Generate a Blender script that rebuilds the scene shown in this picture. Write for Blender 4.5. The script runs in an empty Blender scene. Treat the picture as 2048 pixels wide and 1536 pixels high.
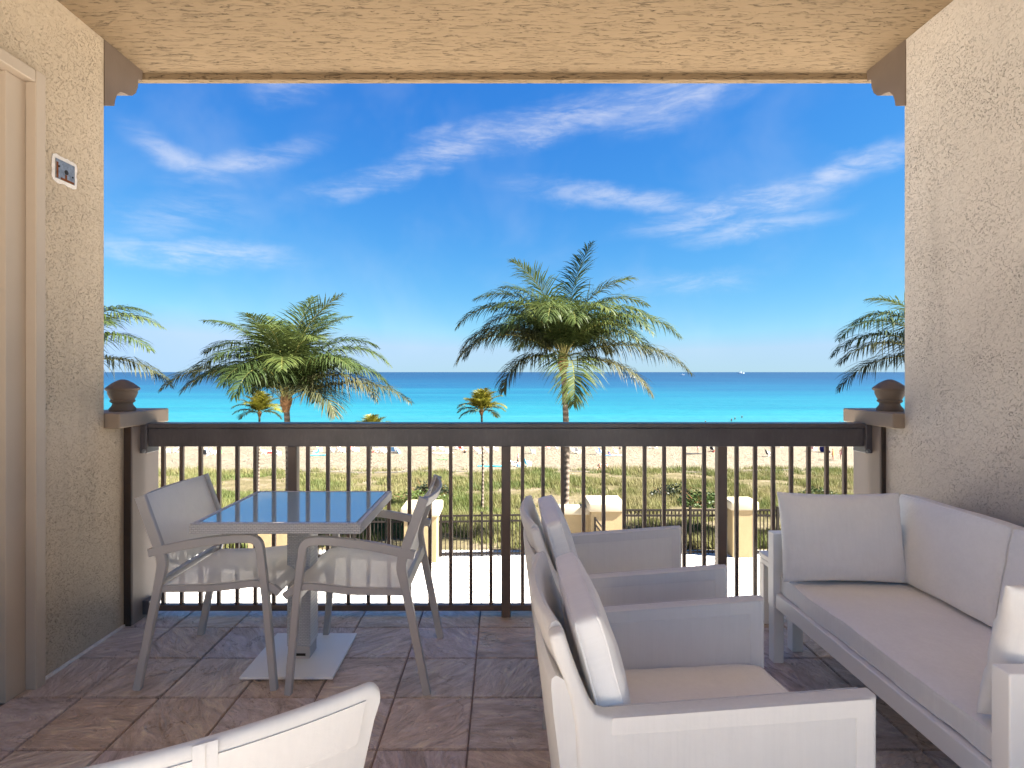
import bpy, bmesh, math, random
from mathutils import Vector, Matrix, noise as mnoise

R = math.radians
random.seed(7)
scene = bpy.context.scene

# ------------------------------------------------------------------ camera
EYE = 1.36
cam_d = bpy.data.cameras.new("camera")
cam = bpy.data.objects.new("camera", cam_d)
scene.collection.objects.link(cam)
cam.location = (0, 0, EYE)
cam.rotation_euler = (R(90), 0, 0)
cam_d.sensor_width = 36.0
cam_d.lens = 1135 / 2048 * 36
cam_d.shift_x = 19 / 2048
cam_d.shift_y = -24 / 2048
cam_d.clip_start = 0.05
cam_d.clip_end = 90000
scene.camera = cam

# ------------------------------------------------------------------ view / render
scene.view_settings.view_transform = 'Standard'
scene.view_settings.look = 'None'
scene.view_settings.gamma = 1.0
scene.view_settings.use_curve_mapping = False
scene.view_settings.exposure = 3.1
scene.render.engine = 'CYCLES'
scene.cycles.max_bounces = 10
scene.cycles.diffuse_bounces = 6
scene.cycles.glossy_bounces = 4
scene.cycles.transparent_max_bounces = 12
scene.cycles.use_denoising = True
scene.cycles.sample_clamp_indirect = 6.0

# ------------------------------------------------------------------ sun and sky
SUN_EL, SUN_ROT = 42.0, 104.0          # sun high on the right, a little behind the building
SUN_STRENGTH, SKY_STRENGTH = 5.0, 0.05
sd = Vector((math.cos(R(SUN_EL)) * math.sin(R(SUN_ROT)), math.cos(R(SUN_EL)) * math.cos(R(SUN_ROT)), math.sin(R(SUN_EL))))
sun_d = bpy.data.lights.new("sun", 'SUN')
sun_d.energy = SUN_STRENGTH
sun_d.angle = R(0.5)
sun_d.color = (1.0, 0.955, 0.88)
sun = bpy.data.objects.new("sun", sun_d)
sun.rotation_euler = sd.to_track_quat('Z', 'Y').to_euler()
sun.location = (30, -10, 30)
scene.collection.objects.link(sun)


class NT:
    """tiny helper round a node tree"""
    def __init__(self, tree):
        self.t = tree
        self.n = tree.nodes
        self.l = tree.links
        self.n.clear()

    def add(self, kind, ins=None, **props):
        nd = self.n.new(kind)
        for k, v in props.items():
            setattr(nd, k, v)
        for k, v in (ins or {}).items():
            s = nd.inputs[k]
            if isinstance(v, bpy.types.NodeSocket):
                self.l.new(v, s)
            elif isinstance(v, bpy.types.Node):
                self.l.new(v.outputs[0], s)
            else:
                s.default_value = v
        return nd

    def math(self, op, a, b=0.0, clamp=False):
        return self.add('ShaderNodeMath', {0: a, 1: b}, operation=op, use_clamp=clamp).outputs[0]

    def mix(self, fac, a, b, blend='MIX'):
        nd = self.add('ShaderNodeMix', {0: fac}, data_type='RGBA', blend_type=blend)
        for i, v in ((6, a), (7, b)):
            if isinstance(v, bpy.types.NodeSocket):
                self.l.new(v, nd.inputs[i])
            else:
                nd.inputs[i].default_value = tuple(v) + ((1,) if len(v) == 3 else ())
        return nd.outputs[2]

    def ramp(self, fac, stops, interp='LINEAR'):
        nd = self.add('ShaderNodeValToRGB', {0: fac})
        cr = nd.color_ramp
        cr.interpolation = interp
        while len(cr.elements) < len(stops):
            cr.elements.new(0.5)
        for e, (p, c) in zip(cr.elements, stops):
            e.position = p
            e.color = (c, c, c, 1) if isinstance(c, (int, float)) else tuple(c) + (1,)
        return nd.outputs[0]

    def maprange(self, v, a, b, c=0.0, d=1.0, smooth=False):
        nd = self.add('ShaderNodeMapRange', {0: v, 1: a, 2: b, 3: c, 4: d}, interpolation_type='SMOOTHSTEP' if smooth else 'LINEAR')
        return nd.outputs[0]

    def noise(self, vec, scale, detail=2.0, rough=0.5, dist=0.0, dims='3D', w=None):
        ins = {'Scale': scale, 'Detail': detail, 'Roughness': rough, 'Distortion': dist}
        if vec is not None:
            ins['Vector'] = vec
        nd = self.n.new('ShaderNodeTexNoise')
        nd.noise_dimensions = dims
        for k, v in ins.items():
            if isinstance(v, bpy.types.NodeSocket):
                self.l.new(v, nd.inputs[k])
            else:
                nd.inputs[k].default_value = v
        if w is not None:
            self.l.new(w, nd.inputs['W'])
        return nd.outputs[0]


world = bpy.data.worlds.new("World")
scene.world = world
world.use_nodes = True
W = NT(world.node_tree)
sky = W.add('ShaderNodeTexSky', sky_type='NISHITA', sun_disc=False)
sky.sun_elevation = R(SUN_EL)
sky.sun_rotation = R(SUN_ROT)
sky.altitude = 0
sky.air_density = 1.0
sky.dust_density = 0.0
sky.ozone_density = 4.0
# clear subtropical sky: deep blue overhead, the white glare at the horizon held back (the same curve all round)
sks = W.add('ShaderNodeSeparateColor', {0: sky.outputs[0]})
skyc = W.add('ShaderNodeCombineColor', {0: W.math('MULTIPLY', W.math('POWER', W.math('MINIMUM', sks.outputs[0], 5.5), 1.45), 0.100),
                                        1: W.math('MULTIPLY', W.math('POWER', W.math('MINIMUM', sks.outputs[1], 5.9), 0.95), 0.324),
                                        2: W.math('MULTIPLY', W.math('POWER', sks.outputs[2], 0.45), 1.02)}).outputs[0]
tc = W.add('ShaderNodeTexCoord')
sep = W.add('ShaderNodeSeparateXYZ', {0: tc.outputs['Generated']})
az = W.math('ARCTAN2', sep.outputs[0], sep.outputs[1])
el = W.math('ARCSINE', sep.outputs[2])
uv = W.add('ShaderNodeCombineXYZ', {0: az, 1: el, 2: 0.0}).outputs[0]
# wind-combed wisps: fine noise stretched along the wind
wis = W.add('ShaderNodeMapping', {'Vector': uv, 'Rotation': (0, 0, R(-14)), 'Scale': (1.0, 4.0, 1.0)}).outputs[0]
n1 = W.noise(wis, 7.0, 7, 0.62, 0.9)
n2 = W.noise(wis, 26.0, 6, 0.65, 0.6)
comb = W.math('ADD', W.math('MULTIPLY', n1, 0.72), W.math('MULTIPLY', n2, 0.28))
warp = W.noise(uv, 5.0, 4, 0.55, 0.3)
wsep = W.add('ShaderNodeVectorMath', {0: W.add('ShaderNodeTexNoise', {'Vector': uv, 'Scale': 6.0, 'Detail': 5.0, 'Roughness': 0.6}).outputs['Color'], 1: (0.5, 0.5, 0.5)}, operation='SUBTRACT').outputs[0]
uvw = W.add('ShaderNodeVectorMath', {0: uv, 1: W.add('ShaderNodeVectorMath', {0: wsep, 3: 0.07}, operation='SCALE').outputs[0]}, operation='ADD').outputs[0]
# cirrus banks: azimuth, elevation, length, width, tilt (degrees) and density
BANKS = [(-12, 18.6, 7.5, 1.3, 20, .75), (-4, 21.6, 8.0, 1.5, 16, .95), (4, 23.6, 8.5, 1.6, 14, .95), (11, 24.8, 9.0, 1.6, 11, .9), (18.5, 25.6, 8.0, 2.3, 10, 1.0),
         (27, 25.6, 9.5, .9, 3, .9), (-29.5, 18.2, 4.5, 1.2, -22, .75), (-24, 18.8, 6.0, 1.2, 20, .7), (-29, 10.4, 8.5, 1.3, 0, .85),
         (-20.3, 26.6, 4.0, 2.2, 18, .8), (12, 16.8, 10.5, 1.2, -8, .8), (22.5, 14.9, 9.5, 1.4, 8, .95), (32.5, 17.0, 9.0, 1.1, 13, .95),
         (24, 12.9, 6.5, 1.0, 3, .7), (18, 8.6, 6.0, 1.1, 0, .5), (-6.5, 22.4, 2.6, .9, 8, .55), (-30, 13.5, 6, 2.0, 10, .4),
         (75, 22, 14, 3, 10, .8), (110, 34, 18, 4, -8, .7), (160, 20, 16, 3, 6, .8), (-150, 28, 18, 4, 12, .8), (-100, 18, 16, 3, -6, .8), (-65, 33, 12, 3, 15, .7)]
tot = None
for (a, e, ln, wd, tilt, dn) in BANKS:
    m = W.add('ShaderNodeMapping', {'Vector': uvw, 'Location': (R(a), R(e), 0), 'Rotation': (0, 0, R(tilt)), 'Scale': (R(ln), R(wd), 1)}, vector_type='TEXTURE').outputs[0]
    d = W.add('ShaderNodeVectorMath', {0: m}, operation='LENGTH').outputs['Value']
    g = W.maprange(d, 0.0, 1.5, dn, 0.0, True)
    tot = g if tot is None else W.math('MAXIMUM', tot, g)
wisp = W.maprange(comb, 0.38, 0.66, 0.0, 1.0, True)
veil = W.math('MULTIPLY', W.maprange(warp, 0.42, 0.75, 0.0, 1.0, True), 0.14)
dens = W.math('ADD', W.math('MULTIPLY', tot, W.math('ADD', W.math('MULTIPLY', wisp, 0.72), 0.18)), veil)
above = W.maprange(el, 0.0, 0.06, 0.0, 1.0)
dens = W.math('MULTIPLY', W.math('MULTIPLY', dens, above), 0.64, True)
lum = W.add('ShaderNodeRGBToBW', {0: skyc}).outputs[0]
white = W.add('ShaderNodeVectorMath', {0: (1.0, 1.0, 1.06), 3: W.math('ADD', W.math('MULTIPLY', lum, 0.4), 2.0)}, operation='SCALE').outputs[0]
skymix = W.mix(dens, skyc, white)
bg = W.add('ShaderNodeBackground', {0: skymix, 1: SKY_STRENGTH})
W.add('ShaderNodeOutputWorld', {0: bg.outputs[0]})
world.cycles.sampling_method = 'MANUAL'
world.cycles.sample_map_resolution = 512

# ------------------------------------------------------------------ materials
MATS = {}


def newmat(name):
    m = bpy.data.materials.new(name)
    m.use_nodes = True
    MATS[name] = m
    return m, NT(m.node_tree)


def out(t, shader, disp=None):
    ins = {0: shader}
    t.add('ShaderNodeOutputMaterial', ins)


def bsdf(t, color, rough=0.5, spec=0.5, metal=0.0, normal=None, **kw):
    ins = {'Roughness': rough, 'Specular IOR Level': spec, 'Metallic': metal}
    ins['Base Color'] = color if isinstance(color, bpy.types.NodeSocket) else tuple(color) + (1,)
    if normal is not None:
        ins['Normal'] = normal
    ins.update(kw)
    return t.add('ShaderNodeBsdfPrincipled', ins).outputs[0]


def bump(t, h, strength=0.5, dist=0.01):
    return t.add('ShaderNodeBump', {'Height': h, 'Strength': strength, 'Distance': dist}).outputs[0]


def objco(t):
    return t.add('ShaderNodeTexCoord').outputs['Object']


def wpos(t):
    return t.add('ShaderNodeNewGeometry').outputs['Position']


def rnd(t):
    return t.add('ShaderNodeObjectInfo').outputs['Random']


def mapped(t, v, scale=(1, 1, 1), rot=(0, 0, 0)):
    return t.add('ShaderNodeMapping', {'Vector': v, 'Scale': scale, 'Rotation': rot}).outputs[0]


def stucco(name, col, scl, crackscale, strength=1.0, dark=0.26, lo=0.40, hi=0.68, base_m=0.30):
    m, t = newmat(name)
    p = wpos(t)
    v = mapped(t, p, scl)
    base = t.noise(v, crackscale, 3.0, 0.6, 1.3)
    cr = t.math('ABSOLUTE', t.math('SUBTRACT', base, 0.5))
    cracks = t.maprange(cr, 0.0, 0.034, 1.0, 0.0, True)
    brk = t.maprange(t.noise(v, crackscale * 2.7, 2.0, 0.5), 0.44, 0.58, 0.0, 1.0, True)
    patch = t.maprange(t.noise(p, 3.0, 4.0, 0.62), lo, hi, base_m, 1.0, True)
    cracks = t.math('MULTIPLY', t.math('MULTIPLY', cracks, brk), patch)
    fine = t.noise(v, crackscale * 6, 4.0, 0.65)
    lump = t.noise(v, crackscale * 0.8, 3.0, 0.55, 0.6)
    h = t.math('ADD', t.math('MULTIPLY', fine, 0.25), t.math('MULTIPLY', lump, 0.85))
    h = t.math('SUBTRACT', h, t.math('MULTIPLY', cracks, 0.9))
    tone = t.maprange(t.noise(p, 1.3, 5.0, 0.6), 0.3, 0.7, 0.90, 1.06)
    streak = t.maprange(t.noise(mapped(t, p, (5, 5, 0.5)), 1.0, 5.0, 0.65), 0.55, 0.78, 1.0, 0.84, True)
    tone = t.math('MULTIPLY', tone, streak)
    c = t.add('ShaderNodeVectorMath', {0: tuple(col), 3: tone}, operation='SCALE').outputs[0]
    c = t.mix(t.math('MULTIPLY', cracks, dark), c, tuple(x * 0.28 for x in col))
    out(t, bsdf(t, c, 0.82, 0.25, normal=bump(t, h, strength, 0.006)))


WALL = (0.5361, 0.4265, 0.3006)
stucco('stucco_wall', WALL, (1.0, 1.0, 1.15), 38.0)
stucco('stucco_right', (0.5896, 0.5178, 0.4384), (1.0, 1.0, 1.15), 38.0)  # same paint as the left wall; its paler, greyer light is in the colour
stucco('stucco_ceiling', (0.2366, 0.1644, 0.09248), (0.14, 1.0, 1.0), 38.0, 1.0, 0.75, 0.30, 0.55, 0.4)  # same paint as the walls, with warm bounce light put into the colour
stucco('stucco_cream', (0.2448, 0.1798, 0.09563), (1, 1, 1), 9.0, 0.6, 0.15)


def plain(name, col, rough=0.5, spec=0.5, var=0.06, nscale=5.0, bumpsc=None, bstr=0.2, bdist=0.002, metal=0.0):
    m, t = newmat(name)
    p = objco(t)
    tone = t.maprange(t.noise(p, nscale, 5.0, 0.6), 0.3, 0.7, 1 - var, 1 + var)
    c = t.add('ShaderNodeVectorMath', {0: tuple(col), 3: tone}, operation='SCALE').outputs[0]
    nm = bump(t, t.noise(p, bumpsc, 3.0, 0.6), bstr, bdist) if bumpsc else None
    out(t, bsdf(t, c, rough, spec, metal, nm))


plain('trim_paint', (0.4723, 0.3815, 0.2871), 0.6, 0.3, 0.04, 3, 40, 0.15)
plain('cast_trim', (0.15, 0.108, 0.078), 0.65, 0.3, 0.10, 4, 60, 0.3)
plain('pier_paint', (0.25, 0.20, 0.165), 0.55, 0.35, 0.08, 3, 30, 0.2)
plain('pier_edge', (0.055, 0.034, 0.024), 0.5, 0.4, 0.2, 8, 60, 0.2)
plain('cap_stone', (0.30, 0.225, 0.16), 0.6, 0.3, 0.10, 6, 60, 0.3)
plain('bronze_metal', (0.136, 0.0918, 0.068), 0.36, 0.5, 0.12, 6, 120, 0.12, 0.001)
plain('bronze_rail', (0.09, 0.0774, 0.0828), 0.30, 0.5, 0.15, 6, 160, 0.25, 0.001)
m, t = newmat('bronze_rail')
p = objco(t)
tone = t.maprange(t.noise(p, 5.0, 5.0, 0.65), 0.3, 0.7, 0.8, 1.25)
c = t.add('ShaderNodeVectorMath', {0: (0.085, 0.073, 0.074), 3: tone}, operation='SCALE').outputs[0]
chip = t.maprange(t.noise(mapped(t, p, (1, 3, 3)), 34.0, 3.0, 0.6, 0.5), 0.735, 0.76, 0.0, 0.75)
c = t.mix(chip, c, (0.36, 0.34, 0.32))
salt = t.maprange(t.noise(mapped(t, p, (1, 1, 0.25)), 60.0, 4.0, 0.7), 0.5, 0.8, 0.0, 0.25)
c = t.mix(salt, c, (0.22, 0.20, 0.19))
out(t, bsdf(t, c, 0.34, 0.5, normal=bump(t, t.noise(p, 160.0, 3.0, 0.6), 0.25, 0.001)))
plain('white_metal', (0.8696, 0.8462, 0.7954), 0.38, 0.5, 0.02, 4, 200, 0.05, 0.001)
plain('champagne_metal', (0.4224, 0.396, 0.3696), 0.36, 0.5, 0.03, 4, 200, 0.05, 0.001)
plain('grout', (0.351, 0.27, 0.2228), 0.9, 0.2, 0.15, 12, 90, 0.4)
plain('dark_void', (0.02, 0.016, 0.012), 0.6, 0.3)
plain('plate_steel', (0.22, 0.23, 0.245), 0.45, 0.5, 0.35, 60, 90, 0.4, metal=0.4)
plain('plaster_white', (0.72, 0.66, 0.60), 0.9, 0.1, 0.1, 50, 80, 0.8, 0.004)
plain('rust', (0.16, 0.055, 0.02), 0.9, 0.1, 0.3, 90)
plain('fence_metal', (0.01575, 0.0126, 0.01071), 0.8, 0.1)
plain('cream_cap', (0.3179, 0.2709, 0.1915), 0.7, 0.2, 0.04, 2)
plain('boat_white', (0.8, 0.8, 0.8), 0.4)
plain('skin_tone', (0.42, 0.24, 0.16), 0.55, 0.3)
plain('hair_dark', (0.03, 0.02, 0.015), 0.6)
for nm_, c_ in (('cloth_red', (.50, .04, .035)), ('cloth_blue', (.03, .07, .36)), ('cloth_teal', (.04, .38, .46)), ('cloth_white', (.75, .75, .76)),
                ('cloth_black', (.025, .025, .03)), ('cloth_orange', (.62, .24, .06)), ('cloth_navy', (.04, .04, .22)), ('cloth_green', (.08, .20, .07)),
                ('cloth_pink', (.62, .30, .30)), ('cloth_sky', (.16, .36, .66))):
    plain(nm_, c_, 0.8, 0.2, 0.05)


def fabric(name, col, transl=0.0, transp=0.0, weave=420.0, bstr=0.25):
    m, t = newmat(name)
    p = objco(t)
    h = t.math('ADD', t.math('MULTIPLY', t.noise(p, 900.0, 2.0, 0.5), 0.5), t.math('ADD', t.math('MULTIPLY', t.noise(p, 7.0, 4.0, 0.6, 1.2), 4.0), t.math('MULTIPLY', t.noise(mapped(t, p, (1, .35, 1)), 16.0, 3.0, 0.6, 1.5), 1.2)))
    slub = t.math('ADD', t.math('MULTIPLY', t.noise(p, 5.0, 5.0, 0.65), 0.6), t.math('MULTIPLY', t.noise(mapped(t, p, (90, 90, 5)), 1.0, 3.0, 0.6), 0.4))
    tone = t.maprange(slub, 0.3, 0.7, 0.93, 1.03)
    c = t.add('ShaderNodeVectorMath', {0: tuple(col), 3: tone}, operation='SCALE').outputs[0]
    sh = bsdf(t, c, 0.75, 0.25, normal=bump(t, h, bstr, 0.0016))
    if transl:
        tr = t.add('ShaderNodeBsdfTranslucent', {0: c}).outputs[0]
        sh = t.add('ShaderNodeMixShader', {0: transl, 1: sh, 2: tr}).outputs[0]
    if transp:
        tp = t.add('ShaderNodeBsdfTransparent').outputs[0]
        sh = t.add('ShaderNodeMixShader', {0: transp, 1: sh, 2: tp}).outputs[0]
    out(t, sh)


fabric('cushion_fabric', (0.90, 0.872, 0.815), bstr=0.55)
fabric('sling_fabric', (0.868, 0.842, 0.786), 0.22, 0.0)
fabric('sling_mesh', (0.90, 0.872, 0.815), 0.25, 0.17)
fabric('sling_hem', (0.7426, 0.7179, 0.6681), 0.0, 0.0)

# slate-look floor tiles, each with its own cloud of colour
m, t = newmat('slate_tile')
r = rnd(t)
p = objco(t)
shift = t.add('ShaderNodeCombineXYZ', {0: t.math('MULTIPLY', r, 37.0), 1: t.math('MULTIPLY', r, 91.0), 2: t.math('MULTIPLY', r, 17.0)}).outputs[0]
q = t.add('ShaderNodeVectorMath', {0: p, 1: shift}, operation='ADD').outputs[0]
q = t.add('ShaderNodeVectorRotate', {'Vector': q, 'Angle': t.math('MULTIPLY', r, 6.0), 'Axis': (0, 0, 1)}, rotation_type='AXIS_ANGLE').outputs[0]
qs = mapped(t, q, (1, 2.6, 1))
a1 = t.noise(qs, 5.0, 6.0, 0.62, 1.6)
a2 = t.noise(q, 11.0, 5.0, 0.6, 1.2)
col = t.ramp(a1, [(0.28, (0.3564, 0.2618, 0.1893)), (0.43, (0.5988, 0.484, 0.3877)), (0.55, (0.7128, 0.603, 0.5273)), (0.70, (0.8839, 0.8013, 0.6281))])
tint = t.ramp(r, [(0.0, (0.98, 0.86, 0.76)), (0.4, (1.0, 0.96, 0.92)), (0.7, (0.92, 0.88, 0.98)), (1.0, (1.08, 0.98, 0.90))])
col = t.mix(1.0, col, tint, 'MULTIPLY')
ridge = t.math('ABSOLUTE', t.math('SUBTRACT', t.noise(qs, 4.2, 5.0, 0.6, 2.2), 0.5))
rl = t.maprange(ridge, 0.0, 0.05, 1.0, 0.0, True)
col = t.mix(t.math('MULTIPLY', rl, 0.18), col, (0.46, 0.37, 0.31))
h = t.math('ADD', t.math('MULTIPLY', a1, 0.8), t.math('ADD', t.math('MULTIPLY', t.maprange(ridge, 0.0, 0.16), 0.9), t.math('MULTIPLY', a2, 0.35)))
out(t, bsdf(t, col, t.maprange(a2, 0.3, 0.7, 0.24, 0.44), 0.7, normal=bump(t, h, 0.8, 0.012)))

# table top glass over a white deck
m, t = newmat('table_glass')
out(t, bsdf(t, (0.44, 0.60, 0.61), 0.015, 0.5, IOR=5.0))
# woven resin wicker
m, t = newmat('wicker')
p = objco(t)
br = t.add('ShaderNodeTexBrick', {'Vector': mapped(t, p, (1, 1, 1), (R(90), 0, 0)), 'Color1': (1, 1, 1, 1), 'Color2': (.8, .8, .8, 1), 'Mortar': (0, 0, 0, 1), 'Scale': 1.0,
                                  'Mortar Size': 0.0016, 'Mortar Smooth': 1.0, 'Brick Width': 0.017, 'Row Height': 0.0075})
br2 = t.add('ShaderNodeTexBrick', {'Vector': mapped(t, p, (1, 1, 1), (R(90), 0, R(90))), 'Color1': (1, 1, 1, 1), 'Color2': (.8, .8, .8, 1), 'Mortar': (0, 0, 0, 1), 'Scale': 1.0,
                                   'Mortar Size': 0.0016, 'Mortar Smooth': 1.0, 'Brick Width': 0.017, 'Row Height': 0.0075})
nx = t.math('ABSOLUTE', t.add('ShaderNodeSeparateXYZ', {0: t.add('ShaderNodeTexCoord').outputs['Normal']}).outputs[0])
wv = t.mix(t.math('GREATER_THAN', nx, 0.7), br.outputs[0], br2.outputs[0])
c = t.mix(wv, (0.46, 0.455, 0.45), (0.70, 0.69, 0.68))
out(t, bsdf(t, c, 0.45, 0.4, normal=bump(t, wv, 1.0, 0.006)))

# sand, dune soil, paving, sea
m, t = newmat('sand')
p = wpos(t)
foot = t.noise(mapped(t, p, (1, 1, 0.2)), 1.0, 5.0, 0.72, 0.3)
fine = t.noise(p, 0.25, 4.0, 0.6)
col = t.ramp(fine, [(0.3, (0.1888, 0.1541, 0.1068)), (0.7, (0.2285, 0.1936, 0.1396))])
wy = t.add('ShaderNodeSeparateXYZ', {0: p}).outputs[1]
wet = t.maprange(t.math('ADD', wy, t.math('MULTIPLY', fine, 8.0)), 113.0, 119.0, 0.0, 1.0, True)
col = t.mix(wet, col, (0.20, 0.165, 0.125))
out(t, bsdf(t, col, 0.9, 0.15, normal=bump(t, foot, 1.0, 1.6)))
m, t = newmat('dune_soil')
p = wpos(t)
g = t.noise(p, 0.35, 5.0, 0.65)
col = t.ramp(g, [(0.35, (0.06696, 0.0576, 0.0252)), (0.55, (0.106, 0.0864, 0.04725)), (0.72, (0.1562, 0.1296, 0.0945))])
out(t, bsdf(t, col, 0.95, 0.1, normal=bump(t, t.noise(p, 3.0, 4.0, 0.6), 1.0, 0.2)))
m, t = newmat('paving')
p = wpos(t)
bk = t.add('ShaderNodeTexBrick', {'Vector': mapped(t, p, (1, 1, 1), (0, 0, R(22))), 'Color1': (0.66, 0.63, 0.58, 1), 'Color2': (0.56, 0.53, 0.48, 1), 'Mortar': (0.055, 0.046, 0.04, 1),
                                  'Scale': 1.0, 'Mortar Size': 0.017, 'Mortar Smooth': 0.2, 'Brick Width': 0.62, 'Row Height': 0.31})
col = t.mix(t.maprange(t.noise(p, 0.9, 5.0, 0.6), 0.4, 0.7, 0.0, 0.25), bk.outputs[0], (0.5, 0.46, 0.42))
out(t, bsdf(t, col, 0.85, 0.2, normal=bump(t, bk.outputs[1], 0.3, -0.01)))
m, t = newmat('sea_water')
p = wpos(t)
sp = t.add('ShaderNodeSeparateXYZ', {0: p})
patch = t.noise(mapped(t, p, (0.25, 1.0, 1.0)), 0.012, 4.0, 0.6)
patch2 = t.noise(mapped(t, p, (0.12, 1.0, 1.0)), 0.06, 3.0, 0.6)
dd = t.math('MULTIPLY', sp.outputs[1], t.maprange(patch, 0.25, 0.75, 0.72, 1.38))
inv = t.math('DIVIDE', 100.0, dd)            # 100 m / distance from the building
col = t.ramp(inv, [(0.0, (0.002, 0.010, 0.034)), (0.06, (0.002, 0.016, 0.046)), (0.15, (0.003, 0.034, 0.072)), (0.28, (0.004, 0.066, 0.100)), (0.48, (0.009, 0.105, 0.122)), (0.66, (0.026, 0.132, 0.134)), (0.86, (0.10, 0.155, 0.142))])
col = t.mix(t.maprange(patch2, 0.35, 0.7, 0.0, 0.22), col, (0.003, 0.045, 0.10))
strk = t.noise(mapped(t, p, (0.05, 1.0, 1.0), (0, 0, R(1.5))), 0.045, 5.0, 0.65, 0.4)
col = t.mix(t.maprange(strk, 0.5, 0.72, 0.0, 0.3), col, (0.012, 0.105, 0.125))
wv1 = t.noise(mapped(t, p, (0.35, 1.0, 1.0), (0, 0, R(8))), 0.55, 4.0, 0.62, 0.5)
wv2 = t.noise(mapped(t, p, (0.30, 1.0, 1.0), (0, 0, R(-4))), 0.10, 3.0, 0.6, 0.5)
hh = t.math('ADD', wv1, t.math('MULTIPLY', wv2, 3.0))
col = t.mix(t.maprange(wv1, 0.45, 0.75, 0.0, 0.35), col, (0.002, 0.030, 0.075))
out(t, bsdf(t, col, 0.35, 0.22, normal=bump(t, hh, 0.8, 0.5)))
m, t = newmat('sea_foam')
p = wpos(t)
a = t.maprange(t.noise(mapped(t, p, (0.4, 1.0, 1)), 0.8, 5.0, 0.7, 0.8), 0.47, 0.60, 0.0, 1.0)
fo = bsdf(t, (0.78, 0.80, 0.80), 0.8, 0.2)
out(t, t.add('ShaderNodeMixShader', {0: a, 1: t.add('ShaderNodeBsdfTransparent').outputs[0], 2: fo}).outputs[0])

# plants


def leafmat(name, c1, c2, c3, rough=0.42, transl=0.25, pos=False):
    m, t = newmat(name)
    r = rnd(t)
    p = wpos(t) if pos else objco(t)
    n = t.noise(p, 0.9 if pos else 2.5, 4.0, 0.65)
    f = t.math('ADD', t.math('MULTIPLY', n, 0.75), t.math('MULTIPLY', r, 0.30))
    c = t.ramp(f, [(0.28, c1), (0.52, c2), (0.78, c3)])
    s = bsdf(t, c, rough, 0.15)
    tr = t.add('ShaderNodeBsdfTranslucent', {0: c}).outputs[0]
    out(t, t.add('ShaderNodeMixShader', {0: transl, 1: s, 2: tr}).outputs[0])


leafmat('palm_leaf', (0.02012, 0.03341, 0.009981), (0.04025, 0.05846, 0.01568), (0.0774, 0.09024, 0.02281), 0.50)
leafmat('palm_leaf_old', (0.02241, 0.02831, 0.01292), (0.03892, 0.04246, 0.01853), (0.06486, 0.0593, 0.02583), 0.52)
leafmat('palm_leaf_young', (0.0714, 0.0782, 0.00952), (0.1224, 0.1156, 0.0136), (0.1836, 0.1496, 0.0204))
leafmat('shrub_leaf', (0.01925, 0.03025, 0.0099), (0.04125, 0.066, 0.0165), (0.0825, 0.1045, 0.0275))
leafmat('shrub_dark', (0.0096, 0.0144, 0.0084), (0.021, 0.027, 0.0132), (0.042, 0.045, 0.021))
plain('palm_stalk', (0.19, 0.17, 0.045), 0.45, 0.4, 0.2, 3)
plain('palm_fibre', (0.20, 0.105, 0.05), 0.9, 0.1, 0.5, 9, 30, 1.0, 0.05)
m, t = newmat('palm_bark')
p = objco(t)
sz = t.add('ShaderNodeSeparateXYZ', {0: p}).outputs[2]
ring = t.add('ShaderNodeTexWave', {'Vector': p, 'Scale': 1.25, 'Distortion': 1.6, 'Detail': 2.0, 'Detail Scale': 2.0}, bands_direction='Z').outputs[1]
col = t.ramp(t.math('ADD', t.math('MULTIPLY', ring, 0.6), t.math('MULTIPLY', t.noise(p, 7.0, 4.0, 0.6), 0.5)), [(0.2, (0.07, 0.053, 0.040)), (0.5, (0.11, 0.085, 0.066)), (0.85, (0.16, 0.126, 0.098))])
out(t, bsdf(t, col, 0.9, 0.15, normal=bump(t, ring, 0.8, 0.03)))
m, t = newmat('dune_grass')
p = wpos(t)
big = t.noise(p, 0.16, 4.0, 0.6)
sm = t.noise(p, 1.6, 3.0, 0.6)
f = t.math('ADD', t.math('MULTIPLY', big, 0.75), t.math('MULTIPLY', sm, 0.35))
col = t.ramp(f, [(0.44, (0.06388, 0.08487, 0.01804)), (0.54, (0.1109, 0.1107, 0.03444)), (0.65, (0.158, 0.1365, 0.05904)), (0.80, (0.2219, 0.1956, 0.1066))])
s = bsdf(t, col, 0.6, 0.3)
out(t, t.add('ShaderNodeMixShader', {0: 0.3, 1: s, 2: t.add('ShaderNodeBsdfTranslucent', {0: col}).outputs[0]}).outputs[0])

# ------------------------------------------------------------------ mesh helpers
COL = scene.collection


def link(name, mesh, mat, parent=None, loc=(0, 0, 0), rot=(0, 0, 0), smooth=True, ang=38):
    if isinstance(mesh, bmesh.types.BMesh):
        bm = mesh
        bmesh.ops.recalc_face_normals(bm, faces=bm.faces[:])
        mesh = bpy.data.meshes.new(name)
        bm.to_mesh(mesh)
        bm.free()
        if smooth:
            mesh.shade_smooth()
            mesh.set_sharp_from_angle(angle=R(ang))
    if mat and not mesh.materials:
        mesh.materials.append(MATS[mat])
    o = bpy.data.objects.new(name, mesh)
    COL.objects.link(o)
    o.parent = parent
    o.location = loc
    o.rotation_euler = rot
    return o


def tag(o, label, cat, group=None, kind=None):
    o['label'] = label
    o['category'] = cat
    if group:
        o['group'] = group
    if kind:
        o['kind'] = kind
    return o


def structure(o):
    o['kind'] = 'structure'
    return o


def thing(name, label, cat, loc=(0, 0, 0), rz=0.0, group=None):
    o = bpy.data.objects.new(name, None)
    o.empty_display_size = 0.1
    COL.objects.link(o)
    o.location = loc
    o.rotation_euler = (0, 0, rz)
    return tag(o, label, cat, group)


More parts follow.
